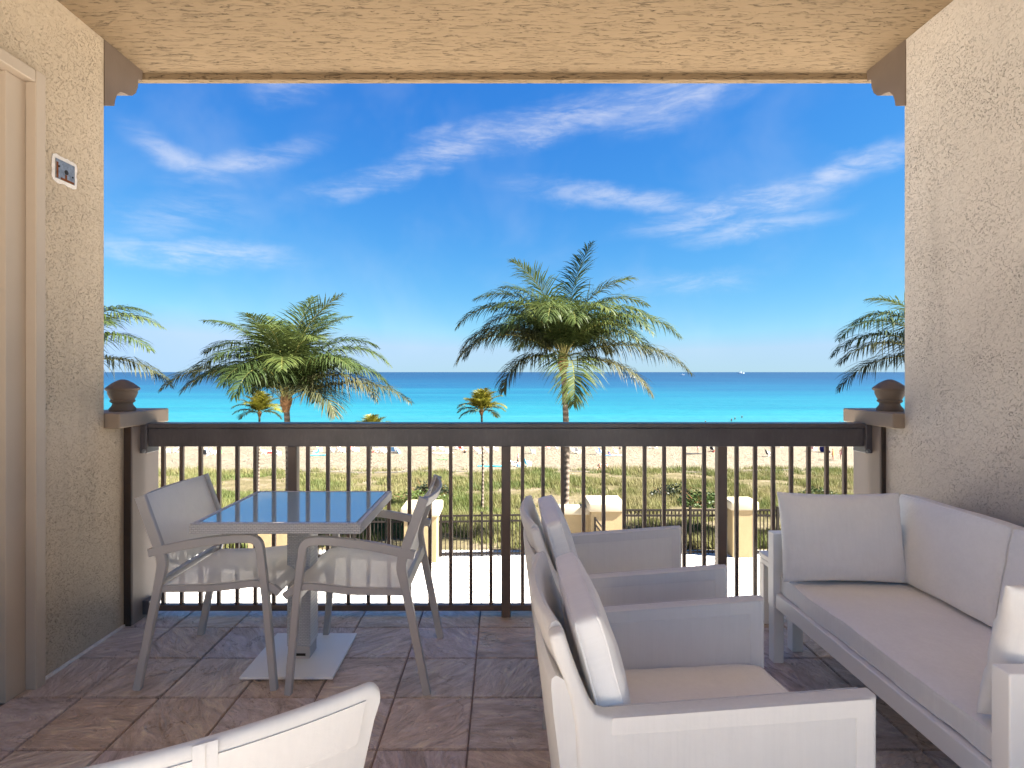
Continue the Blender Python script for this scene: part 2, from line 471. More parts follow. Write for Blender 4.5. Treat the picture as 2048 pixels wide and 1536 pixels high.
def copy_tree(o, parent=None):
    c = o.copy()
    COL.objects.link(c)
    c.parent = parent
    for ch in list(o.children):
        copy_tree(ch, c)
    return c


def BM():
    return bmesh.new()


def box(bm, x0, x1, y0, y1, z0, z1, bev=0.0, seg=2):
    tmp = bmesh.new()
    bmesh.ops.create_cube(tmp, size=1.0)
    for v in tmp.verts:
        v.co = Vector((x0 + (v.co.x + .5) * (x1 - x0), y0 + (v.co.y + .5) * (y1 - y0), z0 + (v.co.z + .5) * (z1 - z0)))
    if bev > 0:
        bmesh.ops.bevel(tmp, geom=tmp.edges[:], offset=bev, segments=seg, affect='EDGES', profile=0.5)
    merge(bm, tmp)


def merge(bm, tmp):
    me = bpy.data.meshes.new('tmp')
    tmp.to_mesh(me)
    tmp.free()
    bm.from_mesh(me)
    bpy.data.meshes.remove(me)


def bx(name, mat, parent, x0, x1, y0, y1, z0, z1, bev=0.0, seg=2, **kw):
    b = BM()
    box(b, x0, x1, y0, y1, z0, z1, bev, seg)
    kw.setdefault('ang', 12)
    return link(name, b, mat, parent, **kw)


def fillet(pts, rad, n=6):
    """round the inner corners of a polyline"""
    P = [Vector(p) for p in pts]
    res = [P[0]]
    for i in range(1, len(P) - 1):
        a, b, c = P[i - 1], P[i], P[i + 1]
        r = rad[i] if isinstance(rad, (list, tuple)) else rad
        if r <= 0:
            res.append(b)
            continue
        d1, d2 = (a - b).normalized(), (c - b).normalized()
        r = min(r, (a - b).length * .48, (c - b).length * .48)
        s, e = b + d1 * r, b + d2 * r
        for k in range(n + 1):
            u = k / n
            res.append((s * (1 - u) + b * u) * (1 - u) + (b * (1 - u) + e * u) * u)
    res.append(P[-1])
    return res


def sweep(bm, path, w, h, side=(0, 1, 0), bev=0.0, taper=None):
    """rectangular bar along a path; side = direction of the w dimension; h lies in the path's plane"""
    P = [Vector(p) for p in path]
    S = Vector(side).normalized()
    rings = []
    for i, p in enumerate(P):
        a = P[max(i - 1, 0)]
        c = P[min(i + 1, len(P) - 1)]
        T = (c - a).normalized()
        N = S.cross(T).normalized()
        f = taper(i / (len(P) - 1)) if taper else 1.0
        hw, hh = w / 2, h / 2 * f
        b = min(bev, hw * .9, hh * .9)
        prof = [(-hw, -hh + b), (-hw, hh - b), (-hw + b, hh), (hw - b, hh), (hw, hh - b), (hw, -hh + b), (hw - b, -hh), (-hw + b, -hh)] if b > 0 else [(-hw, -hh), (-hw, hh), (hw, hh), (hw, -hh)]
        SS = (S - T * S.dot(T)).normalized()
        rings.append([bm.verts.new(p + SS * u + N * v) for u, v in prof])
    k = len(rings[0])
    for r0, r1 in zip(rings, rings[1:]):
        for j in range(k):
            bm.faces.new((r0[j], r0[(j + 1) % k], r1[(j + 1) % k], r1[j]))
    bm.faces.new(rings[0])
    bm.faces.new(list(reversed(rings[-1])))


def tube(bm, path, rads, n=8):
    P = [Vector(p) for p in path]
    rings = []
    ref = Vector((0.123, 0.71, 0.35))
    for i, p in enumerate(P):
        T = (P[min(i + 1, len(P) - 1)] - P[max(i - 1, 0)]).normalized()
        A = T.cross(ref).normalized()
        B = T.cross(A)
        r = rads[i] if isinstance(rads, (list, tuple)) else rads
        rings.append([bm.verts.new(p + A * (r * math.cos(2 * math.pi * j / n)) + B * (r * math.sin(2 * math.pi * j / n))) for j in range(n)])
    for r0, r1 in zip(rings, rings[1:]):
        for j in range(n):
            bm.faces.new((r0[j], r0[(j + 1) % n], r1[(j + 1) % n], r1[j]))
    bm.faces.new(rings[0])
    bm.faces.new(list(reversed(rings[-1])))


def lathe(bm, prof, n=24, c=(0, 0)):
    rings = []
    for r, z in prof:
        rings.append([bm.verts.new((c[0] + r * math.cos(2 * math.pi * j / n), c[1] + r * math.sin(2 * math.pi * j / n), z)) for j in range(n)])
    for r0, r1 in zip(rings, rings[1:]):
        for j in range(n):
            bm.faces.new((r0[j], r0[(j + 1) % n], r1[(j + 1) % n], r1[j]))
    bm.faces.new(rings[0])
    bm.faces.new(rings[-1])


def prism(bm, poly, y0, y1, bev=0.0, seg=2):
    """polygon in the X-Z plane pushed along Y"""
    tmp = bmesh.new()
    f = tmp.faces.new([tmp.verts.new((x, y0, z)) for x, z in poly])
    ret = bmesh.ops.extrude_face_region(tmp, geom=[f])
    for v in ret['geom']:
        if isinstance(v, bmesh.types.BMVert):
            v.co.y = y1
    bmesh.ops.recalc_face_normals(tmp, faces=tmp.faces[:])
    if bev > 0:
        e = [e for e in tmp.edges if abs(e.verts[0].co.y - e.verts[1].co.y) < 1e-6]
        bmesh.ops.bevel(tmp, geom=e, offset=bev, segments=seg, affect='EDGES', profile=0.5)
    merge(bm, tmp)


def cushion(sx, sy, sz, rad=0.02, puff=0.015, cuts=14, wr=0.003, seed=0):
    """rounded upholstered block centred on its base, thickness along Z"""
    b = BM()
    bmesh.ops.create_cube(b, size=1.0)
    bmesh.ops.subdivide_edges(b, edges=b.edges[:], cuts=cuts, use_grid_fill=True)
    H = Vector((sx / 2, sy / 2, sz / 2))
    for v in b.verts:
        u = v.co * 2
        # cosine spacing so that the rounded rim gets enough faces
        u = Vector([math.copysign(abs(c) ** 0.75, c) for c in u])
        p = Vector((u.x * H.x, u.y * H.y, u.z * H.z))
        core = Vector([max(-h + rad, min(h - rad, c)) for c, h in zip(p, H)])
        d = p - core
        if d.length > 1e-9:
            p = core + d.normalized() * rad if max(abs(u.x), abs(u.y), abs(u.z)) > .999 else p
        k = max(0, 1 - (p.x / H.x) ** 2) ** .6 * max(0, 1 - (p.y / H.y) ** 2) ** .6
        p.z += puff * k * (1 if p.z > 0 else -0.3) * abs(u.z)
        nz = mnoise.noise(Vector((p.x * 5 + seed * 7.3, p.y * 5, p.z * 5)))
        nz += .5 * mnoise.noise(Vector((p.x * 13 + seed * 3.1, p.y * 13, p.z * 13)))
        p.z += wr * nz
        if abs(u.x) > .99:
            p.x += wr * nz
        if abs(u.y) > .99:
            p.y += wr * nz
        v.co = p
    for v in b.verts:
        v.co.z += H.z
    return b


def upholster(name, mat, parent, sx, sy, sz, rad, puff, cuts, wr, seed, **kw):
    """cushion with a welt round both faces"""
    o = link(name, cushion(sx, sy, sz, rad, puff, cuts, wr, seed), mat, parent, **kw)
    H = Vector((sx / 2, sy / 2, sz / 2))
    for s in (1, -1):
        pts = []
        m_ = 22
        ring = [(-1 + 2 * i / m_, -1) for i in range(m_)] + [(1, -1 + 2 * i / m_) for i in range(m_)] + [(1 - 2 * i / m_, 1) for i in range(m_)] + [(-1, 1 - 2 * i / m_) for i in range(m_ + 1)]
        for u, v in ring:
            p = Vector((u * H.x, v * H.y, s * H.z))
            core = Vector([max(-h + rad, min(h - rad, c)) for c, h in zip(p, H)])
            p = core + (p - core).normalized() * (rad + .0005)
            nz = mnoise.noise(Vector((p.x * 5 + seed * 7.3, p.y * 5, p.z * 5))) + .5 * mnoise.noise(Vector((p.x * 13 + seed * 3.1, p.y * 13, p.z * 13)))
            p.z += wr * nz + H.z
            if abs(u) > .99:
                p.x += wr * nz
            if abs(v) > .99:
                p.y += wr * nz
            pts.append(p)
        b = BM()
        tube(b, pts, .0036, 6)
        link('piping', b, mat, o, ang=80)
    return o


def pillow(w, h, th, n=26, seed=0):
    """throw pillow standing in the X-Z plane, knife edge, base at z=0, thickness along Y"""
    b = BM()
    g = [[[None] * (n + 1) for _ in range(n + 1)] for _ in range(2)]
    for s in range(2):
        for i in range(n + 1):
            for j in range(n + 1):
                u, v = 2 * i / n - 1, 2 * j / n - 1
                u, v = math.sin(u * math.pi / 2 * .96) / math.sin(math.pi / 2 * .96), math.sin(v * math.pi / 2 * .96) / math.sin(math.pi / 2 * .96)
                if s == 1 and (i in (0, n) or j in (0, n)):
                    g[1][i][j] = g[0][i][j]
                    continue
                k = (max(0, 1 - u * u) ** .42) * (max(0, 1 - v * v) ** .42)
                pin = 1 - .045 * (1 - v * v) * abs(u) ** 6
                pin2 = 1 - .055 * (1 - u * u) * abs(v) ** 6
                nz = mnoise.noise(Vector((u * 2.2 + seed * 5, v * 2.2, s * 9 + seed)))
                rim = max(abs(u), abs(v))
                nr = mnoise.noise(Vector((u * 7 + seed, v * 7, s * 4.0)))
                y = (th / 2) * k * (1 + .16 * nz) + .005 * nr * k + .006 * nr * max(0, rim - .75) * 4 * (1 if 0 < k else 0)
                x = u * w / 2 * pin
                z = (v * pin2 + 1) * h / 2
                if i in (0, n) or j in (0, n):
                    y = .004 * nr
                    x += .003 * mnoise.noise(Vector((v * 9, u * 9, seed)))
                    z += .003 * mnoise.noise(Vector((u * 9, v * 9, seed + 3)))
                g[s][i][j] = b.verts.new((x, -y if s == 0 else y, z))
    for s in range(2):
        for i in range(n):
            for j in range(n):
                q = [g[s][i][j], g[s][i + 1][j], g[s][i + 1][j + 1], g[s][i][j + 1]]
                b.faces.new(q if s == 0 else q[::-1])
    return b


def sheet(bm, rows, thick, side):
    """thin solid sheet from a grid of points (list of rows), thickened along 'side'"""
    S = Vector(side) * thick / 2
    A = [[bm.verts.new(Vector(p) + S) for p in r] for r in rows]
    B = [[bm.verts.new(Vector(p) - S) for p in r] for r in rows]
    nr, nc = len(rows), len(rows[0])
    for i in range(nr - 1):
        for j in range(nc - 1):
            bm.faces.new((A[i][j], A[i + 1][j], A[i + 1][j + 1], A[i][j + 1]))
            bm.faces.new((B[i][j], B[i][j + 1], B[i + 1][j + 1], B[i + 1][j]))
    for i in range(nr - 1):
        bm.faces.new((A[i][0], B[i][0], B[i + 1][0], A[i + 1][0]))
        bm.faces.new((A[i][-1], A[i + 1][-1], B[i + 1][-1], B[i][-1]))
    for j in range(nc - 1):
        bm.faces.new((A[0][j], A[0][j + 1], B[0][j + 1], B[0][j]))
        bm.faces.new((A[-1][j], B[-1][j], B[-1][j + 1], A[-1][j + 1]))


def at(px, py, Y):
    """the point Y metres out that the survey of the photograph gives for a picture position"""
    return Vector(((px - 1005) * Y / 1135, Y, EYE - (py - 744) * Y / 1135))


# ================================================================== the setting: terrain, sand, sea
PROFILE = [(-300, -6.06), (23.6, -6.06), (34, -7.15), (48, -8.55), (58, -9.35), (65, -9.86), (80, -11.11), (95, -11.95), (112, -12.75), (120, -13.02), (150, -14.5)]


def gz(y):
    for (a, za), (b, zb) in zip(PROFILE, PROFILE[1:]):
        if y <= b:
            return za + (zb - za) * (y - a) / (b - a)
    return PROFILE[-1][1]


def ground(x, y):
    z = gz(y)
    if y > 24:
        k = min(1, (y - 24) / 8)
        z += k * .28 * mnoise.noise(Vector((x * .11, y * .13, 3.1))) + k * .10 * mnoise.noise(Vector((x * .5, y * .5, 1.7)))
    return z


def grid(name, xs, ys, mat, f):
    vs = [(x, y, f(x, y)) for y in ys for x in xs]
    n = len(xs)
    fs = [(j * n + i, j * n + i + 1, (j + 1) * n + i + 1, (j + 1) * n + i) for j in range(len(ys) - 1) for i in range(n - 1)]
    me = bpy.data.meshes.new(name)
    me.from_pydata(vs, [], fs)
    me.shade_smooth()
    return link(name, me, mat)


xs = [-400, -250, -150] + [-100 + i * 2 for i in range(101)] + [150, 250, 400]
structure(grid('dune_ground', xs, [-300, -150, -60, 0, 15, 23] + [24 + i * 1.0 for i in range(40)], 'dune_soil', ground))
structure(grid('beach_sand', xs, [63 + i * 1.0 for i in range(30)] + [95 + i * 3 for i in range(19)], 'sand', lambda x, y: ground(x, y) + (0.03 if y < 64.5 else .0)))
b = BM()
for x, y in ((-60000, 104), (60000, 104), (60000, 60000), (-60000, 60000)):
    b.verts.new((x, y, -13.0))
b.faces.new(b.verts[:])
structure(link('sea', b, 'sea_water'))
# two low lines of breaking foam along the shore
for y0, am in ((117.0, 1.2), (131.0, 2.0)):
    rows = []
    for k in range(3):
        rows.append([(x, y0 + k * 0.8 + am * mnoise.noise(Vector((x * .03, y0, 0))) + .5 * mnoise.noise(Vector((x * .2, y0, 4))), -12.93 + (.06 if k == 1 else 0)) for x in range(-140, 141, 2)])
    b = BM()
    sheet(b, rows, .02, (0, 0, 1))
    fo = link('sea_foam', b, 'sea_foam')
    fo['kind'] = 'stuff'
    tag(fo, 'thin white line of breaking foam on the shallow turquoise water', 'foam')
bx('patio', 'paving', None, -60, 60, -40, 23.55, -6.25, -6.03)  # paving behind the view, in the building's place, is added to bounce sun inside
structure(bpy.data.objects['patio'])

# ================================================================== balcony shell
XL, XR, ZC = -2.02, 2.045, 3.045
YW = 2.875          # where the side walls end
fl = bx('balcony_floor', 'grout', None, -2.35, 2.35, -.3, 3.27, -0.25, -0.006)
structure(fl)
TS = 0.326
TX, TY = -0.125, 2.039
tile_meshes = []
for k in range(4):
    b = BM()
    box(b, -.5 * (TS - .007), .5 * (TS - .007), -.5 * (TS - .007), .5 * (TS - .007), -.0055, .0035)
    top = [e for e in b.edges if all(v.co.z > 0 for v in e.verts)]
    bmesh.ops.bevel(b, geom=top, offset=.0028, segments=2, affect='EDGES')
    me = bpy.data.meshes.new('tile')
    bmesh.ops.recalc_face_normals(b, faces=b.faces[:])
    b.to_mesh(me)
    b.free()
    me.shade_smooth()
    me.set_sharp_from_angle(angle=R(50))
    me.materials.append(MATS['slate_tile'])
    tile_meshes.append(me)
for i in range(-6, 7):
    for j in range(-7, 4):
        x0, x1 = TX + i * TS, TX + (i + 1) * TS
        y0, y1 = TY + j * TS, TY + (j + 1) * TS
        x0, x1 = max(x0, XL - .02), min(x1, XR + .02)
        y0, y1 = max(y0, -.29), min(y1, 3.262)
        if x1 - x0 < .03 or y1 - y0 < .03:
            continue
        o = bpy.data.objects.new('tile', random.choice(tile_meshes))
        COL.objects.link(o)
        o.parent = fl
        o.location = ((x0 + x1) / 2, (y0 + y1) / 2, random.uniform(-.0008, .0008))
        o.scale = ((x1 - x0) / TS, (y1 - y0) / TS, 1)
        o.rotation_euler = (random.uniform(-.0015, .0015), random.uniform(-.0015, .0015), random.uniform(-.003, .003))

# left wall: outer piece beside the opening, piece above the door recess, recess back
wl = thing('balcony_wall', 'beige trowelled stucco side wall with the framed door recess and metal cover plate', 'wall', (XL, YW, 0))


def loc(o, p):
    """re-base an object drawn in world coordinates on its parent's origin"""
    o.location = -Vector(p.location)
    return o


for a in ((-2.35, XL, 2.44, YW, -.01, ZC + .02), (-2.35, XL, -.3, 2.44, 2.63, ZC + .02), (-2.35, -2.11, -.3, 2.439, -.01, 2.629), (-2.35, XL, YW, 3.03, -.01, 1.075)):
    loc(bx('wall', 'stucco_wall', wl, *a), wl)
fr = loc(bx('door_frame', 'trim_paint', wl, -2.06, -1.992, 2.424, 2.476, 0, 2.652, .004), wl)
loc(bx('door_frame', 'trim_paint', wl, -2.06, -1.993, -.3, 2.4235, 2.598, 2.65, .004), wl)
loc(bx('door_jamb', 'trim_paint', wl, -2.112, -2.036, 2.325, 2.4235, 0, 2.5975, .003), wl)
loc(bx('door_panel', 'trim_paint', wl, -2.112, -2.085, -.3, 2.3245, 0, 2.5975, .003), wl)
b = BM()
box(b, XL - .01, XL + .011, 2.478, 3.025, .0, .016, .004)
loc(link('floor_bead', b, 'plaster_white', wl), wl)


def corbel(parent, x0, x1):
    Y0 = YW + .001
    pr = [(0, .345), (0, .008), (.072, .040), (.078, .072), (.092, .108), (.118, .136), (.150, .146), (.185, .150), (.215, .163), (.245, .192), (.262, .232), (.268, .280), (.298, .284), (.305, .345)]
    tmp = BM()
    f = tmp.faces.new([tmp.verts.new((x0, Y0 + u, ZC - .343 + w)) for u, w in pr])
    ret = bmesh.ops.extrude_face_region(tmp, geom=[f])
    for v in ret['geom']:
        if isinstance(v, bmesh.types.BMVert):
            v.co.x = x1
    loc(link('corbel', tmp, 'cast_trim', parent, ang=30), parent)


corbel(wl, -2.33, XL + .004)
wr = thing('balcony_wall', 'beige trowelled stucco side wall, greyer light put into its colour, behind the white sofa', 'wall', (XR, YW, 0))
for a in ((XR, 2.40, -.3, YW + .01, -.01, ZC + .02), (XR, 2.40, YW + .01, 3.03, -.01, 1.075)):
    loc(bx('wall', 'stucco_right', wr, *a), wr)
corbel(wr, XR - .004, 2.38)
ce = thing('balcony_ceiling', 'beige rough trowelled ceiling slab with golden bounce light painted in, over the balcony', 'ceiling', (0, 1.3, ZC))
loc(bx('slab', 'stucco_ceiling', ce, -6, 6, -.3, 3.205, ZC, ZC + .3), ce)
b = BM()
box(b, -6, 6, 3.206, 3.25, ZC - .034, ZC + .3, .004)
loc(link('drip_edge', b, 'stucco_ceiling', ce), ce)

# cover plate in a broken plaster patch on the left wall
cp = thing('cover_plate', 'rust-stained steel cover plate in a chipped white plaster patch', 'cover plate', (XL, 2.615, 2.282))
b = BM()
poly = []
for k in range(28):
    a = 2 * math.pi * k / 28
    c, s = math.cos(a), math.sin(a)
    rr = 1 / max(abs(c) / .073, abs(s) / .062)
    rr *= 1 + random.uniform(-.05, .07)
    poly.append((rr * c, rr * s))
f = b.faces.new([b.verts.new((.0005, y, z)) for y, z in poly])
ret = bmesh.ops.extrude_face_region(b, geom=[f])
for v in ret['geom']:
    if isinstance(v, bmesh.types.BMVert):
        v.co.x = .004
link('plaster_patch', b, 'plaster_white', cp)
bx('plate', 'plate_steel', cp, .0042, .0075, -.057, .057, -.045, .045, .0015)
for (y, z, r_) in ((0.004, -.002, .011), (-.04, .012, .005), (.042, -.012, .004)):
    b = BM()
    lathe(b, [(r_, 0), (r_, .0022), (r_ * .6, .003)], 12)
    link('screw', b, 'dark_void', cp, loc=(.0074, y, z), rot=(0, R(90), 0))
for (y0, y1, z0, z1) in ((-.055, -.043, -.043, .03), (-.03, .05, -.0445, -.034), (-.004, .008, -.034, -.014)):
    b = BM()
    box(b, .0076, .0079, y0, y1, z0, z1)
    link('rust_stain', b, 'rust', cp)


# corner piers with cap and turned finial
def pier(sign, xin, label):
    o = thing('corner_pier', label, 'pier', (sign * (xin + .10), 3.15, 0), group=None)
    X0, X1 = sorted((sign * xin, sign * (xin + .20)))
    loc(bx('shaft', 'pier_paint', o, X0, X1, 3.034, 3.27, 0, 1.07, .006), o)
    # dark painted front strip
    e0, e1 = sorted((sign * (xin + .002), sign * (xin + .045)))
    loc(bx('edge_strip', 'pier_edge', o, e0, e1, 3.026, 3.0335, .0, 1.068, .002), o)
    c0, c1 = sorted((sign * (xin - .035), sign * (xin + .24)))
    loc(bx('cap', 'cap_stone', o, c0, c1, 2.885, 3.31, 1.072, 1.15, .007), o)
    b = BM()
    prof = [(.062, 0), (.064, .012), (.050, .030), (.047, .042), (.058, .050), (.060, .056), (.055, .062), (.062, .075), (.070, .095), (.070, .108), (.080, .114), (.082, .122), (.074, .130), (.050, .150), (.026, .164), (.010, .170)]
    lathe(b, prof, 28)
    link('finial', b, 'cast_trim', o, loc=(sign * (xin + .068) - o.location.x, -.09, 1.15), ang=50)
    return o


pier(-1, 1.98, 'painted masonry pier with turned finial by the wall with the metal plate')
pier(1, 2.02, 'painted masonry pier with turned finial behind the white sofa')

# ================================================================== railing
YR = 3.16
rl_ = thing('balcony_railing', 'dark bronze metal balcony railing with square balusters and broad top rail', 'railing', (0, YR, 0))


def rx(px):
    return (px - 1005) * YR / 1135


loc(bx('rail_cap', 'bronze_rail', rl_, -1.95, 2.0, 3.112, 3.208, 1.052, 1.078, .005), rl_)
loc(bx('top_rail', 'bronze_rail', rl_, -1.95, 2.0, 3.122, 3.198, .949, 1.0515, .004), rl_)
loc(bx('bottom_rail', 'bronze_metal', rl_, -1.975, 2.015, 3.142, 3.178, .036, .068, .003), rl_)
for x0, x1 in ((-1.982, -1.945), (1.985, 2.022)):
    o = loc(bx('end_bracket', 'bronze_rail', rl_, x0, x1, 3.100, 3.215, .915, 1.083, .004), rl_)
    loc(bx('end_bracket', 'bronze_rail', rl_, x0, x1, 3.12, 3.2, .025, .10, .004), rl_)
for x in (-1.957, 1.997):
    b = BM()
    lathe(b, [(.011, 0), (.011, .006), (.007, .010)], 10)
    link('bolt', b, 'plate_steel', rl_, loc=(x, 3.0995 - YR, .928), rot=(R(90), 0, 0))
bal = BM()
box(bal, -.0098, .0098, -.0098, .0098, .067, .95, .0015, 1)
balm = None
for px in [327, 364, 401.5, 438, 475, 511, 548, 616, 656, 697, 737, 778, 819, 860, 901.5, 942, 982, 1045, 1086, 1125, 1167, 1207, 1248, 1289, 1328, 1368, 1408, 1473, 1510, 1546, 1582, 1617, 1653, 1689]:
    if balm is None:
        o = link('baluster', bal, 'bronze_metal', rl_, loc=(rx(px), 0, 0))
        balm = o.data
    else:
        o = link('baluster', balm, None, rl_, loc=(rx(px), 0, 0))
pm = BM()
box(pm, -.0255, .0255, -.0255, .0255, -.004, .95, .003, 1)
pmm = None
for px in (587, 1012, 1442):
    o = link('post', pm if pmm is None else pmm, 'bronze_metal', rl_, loc=(rx(px), 0, 0))
    pmm = o.data

# ================================================================== dining set
tb = thing('bistro_table', 'square wicker-edged pedestal table with reflective glass top', 'table', (-.95, 2.70, .004))
bx('base_plate', 'white_metal', tb, -.205, .205, -.21, .21, .006, .018, .002)
bx('base_foot', 'dark_void', tb, -.18, .18, -.185, .185, 0, .0058)
bx('column', 'wicker', tb, -.056, .056, -.055, .055, .075, .678, .006)
bx('column_socket', 'champagne_metal', tb, -.050, .050, -.049, .049, .018, .0745, .003)
bx('socket_slot', 'dark_void', tb, -.030, .030, -.0502, -.0492, .030, .042)
TZ = .722
for a in ((-.36, .36, -.33, -.302, TZ - .044, TZ), (-.36, .36, .302, .33, TZ - .044, TZ), (-.36, -.332, -.3018, .3018, TZ - .044, TZ), (.332, .36, -.3018, .3018, TZ - .044, TZ)):
    bx('edge_band', 'wicker', tb, *a, .006)
bx('under_top', 'white_metal', tb, -.3315, .3315, -.3015, .3015, TZ - .04, TZ - .008)
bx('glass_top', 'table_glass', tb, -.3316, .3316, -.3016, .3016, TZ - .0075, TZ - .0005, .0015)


def dining_chair(label, loc_, rz):
    o = thing('dining_armchair', label, 'chair', loc_, rz, 'sling armchairs at the bistro table')
    HW = .255
    for s in (-1, 1):
        y = s * HW
        b = BM()
        path = fillet([(-.274, y, .825), (-.197, y, .612), (-.176, y, .54), (-.192, y, .47), (-.288, y, 0.0)], [0, .03, .10, .05, 0], 6)
        sweep(b, path, .024, .042, (0, 1, 0), .003, lambda u: 1 - .22 * max(0, u - .6) / .4)
        link('rear_leg', b, 'champagne_metal', o)
        b = BM()
        path = fillet([(-.236, y, .585), (-.03, y, .630), (.15, y, .648), (.232, y, .643), (.258, y, .43), (.297, y, 0.0)], [0, .08, .05, .075, .05, 0], 7)
        sweep(b, path, .026, .036, (0, 1, 0), .003, lambda u: 1 - .18 * max(0, u - .6) / .4)
        link('arm', b, 'champagne_metal', o)
        b = BM()
        path = fillet([(-.185, y * .955, .428), (.03, y * .955, .430), (.22, y * .955, .452), (.275, y * .955, .44), (.316, y * .955, .408)], .03, 4)
        sweep(b, path, .022, .030, (0, 1, 0), .003)
        link('seat_rail', b, 'champagne_metal', o)
    # bowed top bar, rear seat bar, front seat bar
    b = BM()
    path = [(-.266 - .040 * (1 - (k / 10 - 1) ** 2), HW * (k / 10 - 1), .800) for k in range(21)]
    sweep(b, path, .045, .014, (-.33, 0, .94), .003)
    link('top_bar', b, 'champagne_metal', o)
    b = BM()
    sweep(b, [(-.197, -HW, .452), (-.197, HW, .452)], .040, .022, (0.2, 0, .98), .003)
    link('rear_bar', b, 'champagne_metal', o)
    b = BM()
    sweep(b, [(.262, -HW, .405), (.262, HW, .405)], .030, .020, (0, 0, 1), .003)
    link('front_bar', b, 'champagne_metal', o)
    # back sling
    b = BM()
    prof = fillet([(-.268, 0, .826), (-.192, 0, .612), (-.172, 0, .54), (-.180, 0, .482)], .06, 5)
    n = 12
    rows = []
    for q in prof:
        rows.append([(q.x - .010 * (1 - (2 * k / n - 1) ** 2), (HW - .012) * (2 * k / n - 1), q.z) for k in range(n + 1)])
    sheet(b, rows, .003, (.94, 0, .33))
    link('back_sling', b, 'sling_mesh', o, ang=60)
    b = BM()
    prof = fillet([(-.182, 0, .444), (.03, 0, .447), (.215, 0, .469), (.28, 0, .456), (.322, 0, .415)], .05, 5)
    rows = []
    for i, q in enumerate(prof):
        e = math.sin(math.pi * min(1, max(0, (q.x + .2) / .5)))
        rows.append([(q.x, (HW - .010) * (2 * k / n - 1), q.z - .012 * e * (1 - (2 * k / n - 1) ** 2)) for k in range(n + 1)])
    sheet(b, rows, .003, (0, 0, 1))
    link('seat_sling', b, 'sling_mesh', o, ang=60)
    return o


c1 = dining_chair('pale metal sling armchair on the wall side of the bistro table', (-1.272, 2.68, .004), 0)
c2 = copy_tree(c1)
c2.location = (-.605, 2.645, .004)
c2.rotation_euler = (0, 0, R(180))
c2['label'] = 'pale metal sling armchair backed toward the white lounge chairs'


# ================================================================== lounge chairs
def club_chair(label, yc):
    o = thing('lounge_chair', label, 'chair', (0.5, yc, .004), 0, 'white sling lounge chairs facing the sofa')
    side = [(.35, .20), (.352, .618), (-.262, .572), (-.285, .578), (-.300, .600), (-.321, .65), (-.340, .70), (-.358, .757), (-.366, .764), (-.388, .758), (-.394, .748), (-.389, .728), (-.378, .695), (-.360, .654), (-.346, .613), (-.335, .551), (-.331, .48), (-.325, .20)]
    for s in (-1, 1):
        b = BM()
        y0, y1 = sorted((s * .252, s * .300))
        prism(b, side, y0, y1, .011, 3)
        link('arm_panel', b, 'sling_fabric', o, ang=50)
        # doubled hem along the front edge and the arm top, on both faces
        for yy in (s * .2515, s * .3005):
            b = BM()
            prism(b, [(.302, .22), (.302, .572), (-.252, .532), (-.252, .5705), (.335, .6145), (.339, .60), (.339, .22)], yy - .0007, yy + .0007)
            link('hem', b, 'sling_hem', o)
        b = BM()
        sweep(b, [(.33, s * .276, .21), (.33, s * .276, 0)], .040, .040, (0, 1, 0), .004)
        link('leg', b, 'champagne_metal', o)
        b = BM()
        sweep(b, [(-.275, s * .276, .36), (-.298, s * .276, .25), (-.330, s * .276, 0)], .026, .046, (0, 1, 0), .003, lambda u: 1 - .2 * u)
        link('leg', b, 'champagne_metal', o)
    # upper back, bowed to the rear between the stiles
    b = BM()
    n = 14
    rows = []
    prof = [(-.290, .50), (-.303, .575), (-.318, .63), (-.336, .685), (-.352, .735), (-.362, .762), (-.374, .771), (-.386, .765), (-.391, .75), (-.384, .715), (-.368, .665), (-.355, .63), (-.345, .60)]
    for k in range(n + 1):
        v = 2 * k / n - 1
        bow = -.034 * (1 - v * v)
        rows.append([(x + bow, .251 * v, z + .004 * (1 - v * v)) for x, z in prof])
    vs = [[b.verts.new(p) for p in r_] for r_ in rows]
    for i in range(n):
        for j in range(len(prof)):
            j2 = (j + 1) % len(prof)
            b.faces.new((vs[i][j], vs[i][j2], vs[i + 1][j2], vs[i + 1][j]))
    b.faces.new(vs[0])
    b.faces.new(vs[-1][::-1])
    link('back_panel', b, 'sling_fabric', o, ang=50)
    # lower back pocket, a bulging sling behind the seat
    b = BM()
    rows = []
    prof = [(-.378, .664), (-.388, .655), (-.389, .635), (-.384, .58), (-.374, .50), (-.362, .40), (-.350, .30), (-.34, .22), (-.300, .22), (-.308, .40), (-.320, .55), (-.345, .645)]
    for k in range(n + 1):
        v = 2 * k / n - 1
        bow = -.020 * (1 - v * v)
        rows.append([(x + bow, .292 * v, z) for x, z in prof])
    vs = [[b.verts.new(p) for p in r_] for r_ in rows]
    for i in range(n):
        for j in range(len(prof)):
            j2 = (j + 1) % len(prof)
            b.faces.new((vs[i][j], vs[i][j2], vs[i + 1][j2], vs[i + 1][j]))
    b.faces.new(vs[0])
    b.faces.new(vs[-1][::-1])
    link('back_pocket', b, 'sling_fabric', o, ang=50)
    bx('seat_frame', 'white_metal', o, -.30, .335, -.25, .25, .235, .30, .004)
    upholster('seat_cushion', 'cushion_fabric', o, .645, .500, .100, .016, .012, 16, .006, yc, loc=(.022, 0, .303), rot=(0, R(-2.2), 0), ang=60)
    upholster('back_cushion', 'cushion_fabric', o, .372, .496, .070, .020, .032, 18, .005, yc + 5, loc=(-.286, 0, .585), rot=(0, R(90 - 16), 0), ang=60)
    return o


k1 = club_chair('white sling lounge chair with cushions, farther from the balcony railing', 1.587)
k2 = club_chair('white sling lounge chair with cushions, standing next to the balcony railing', 2.44)

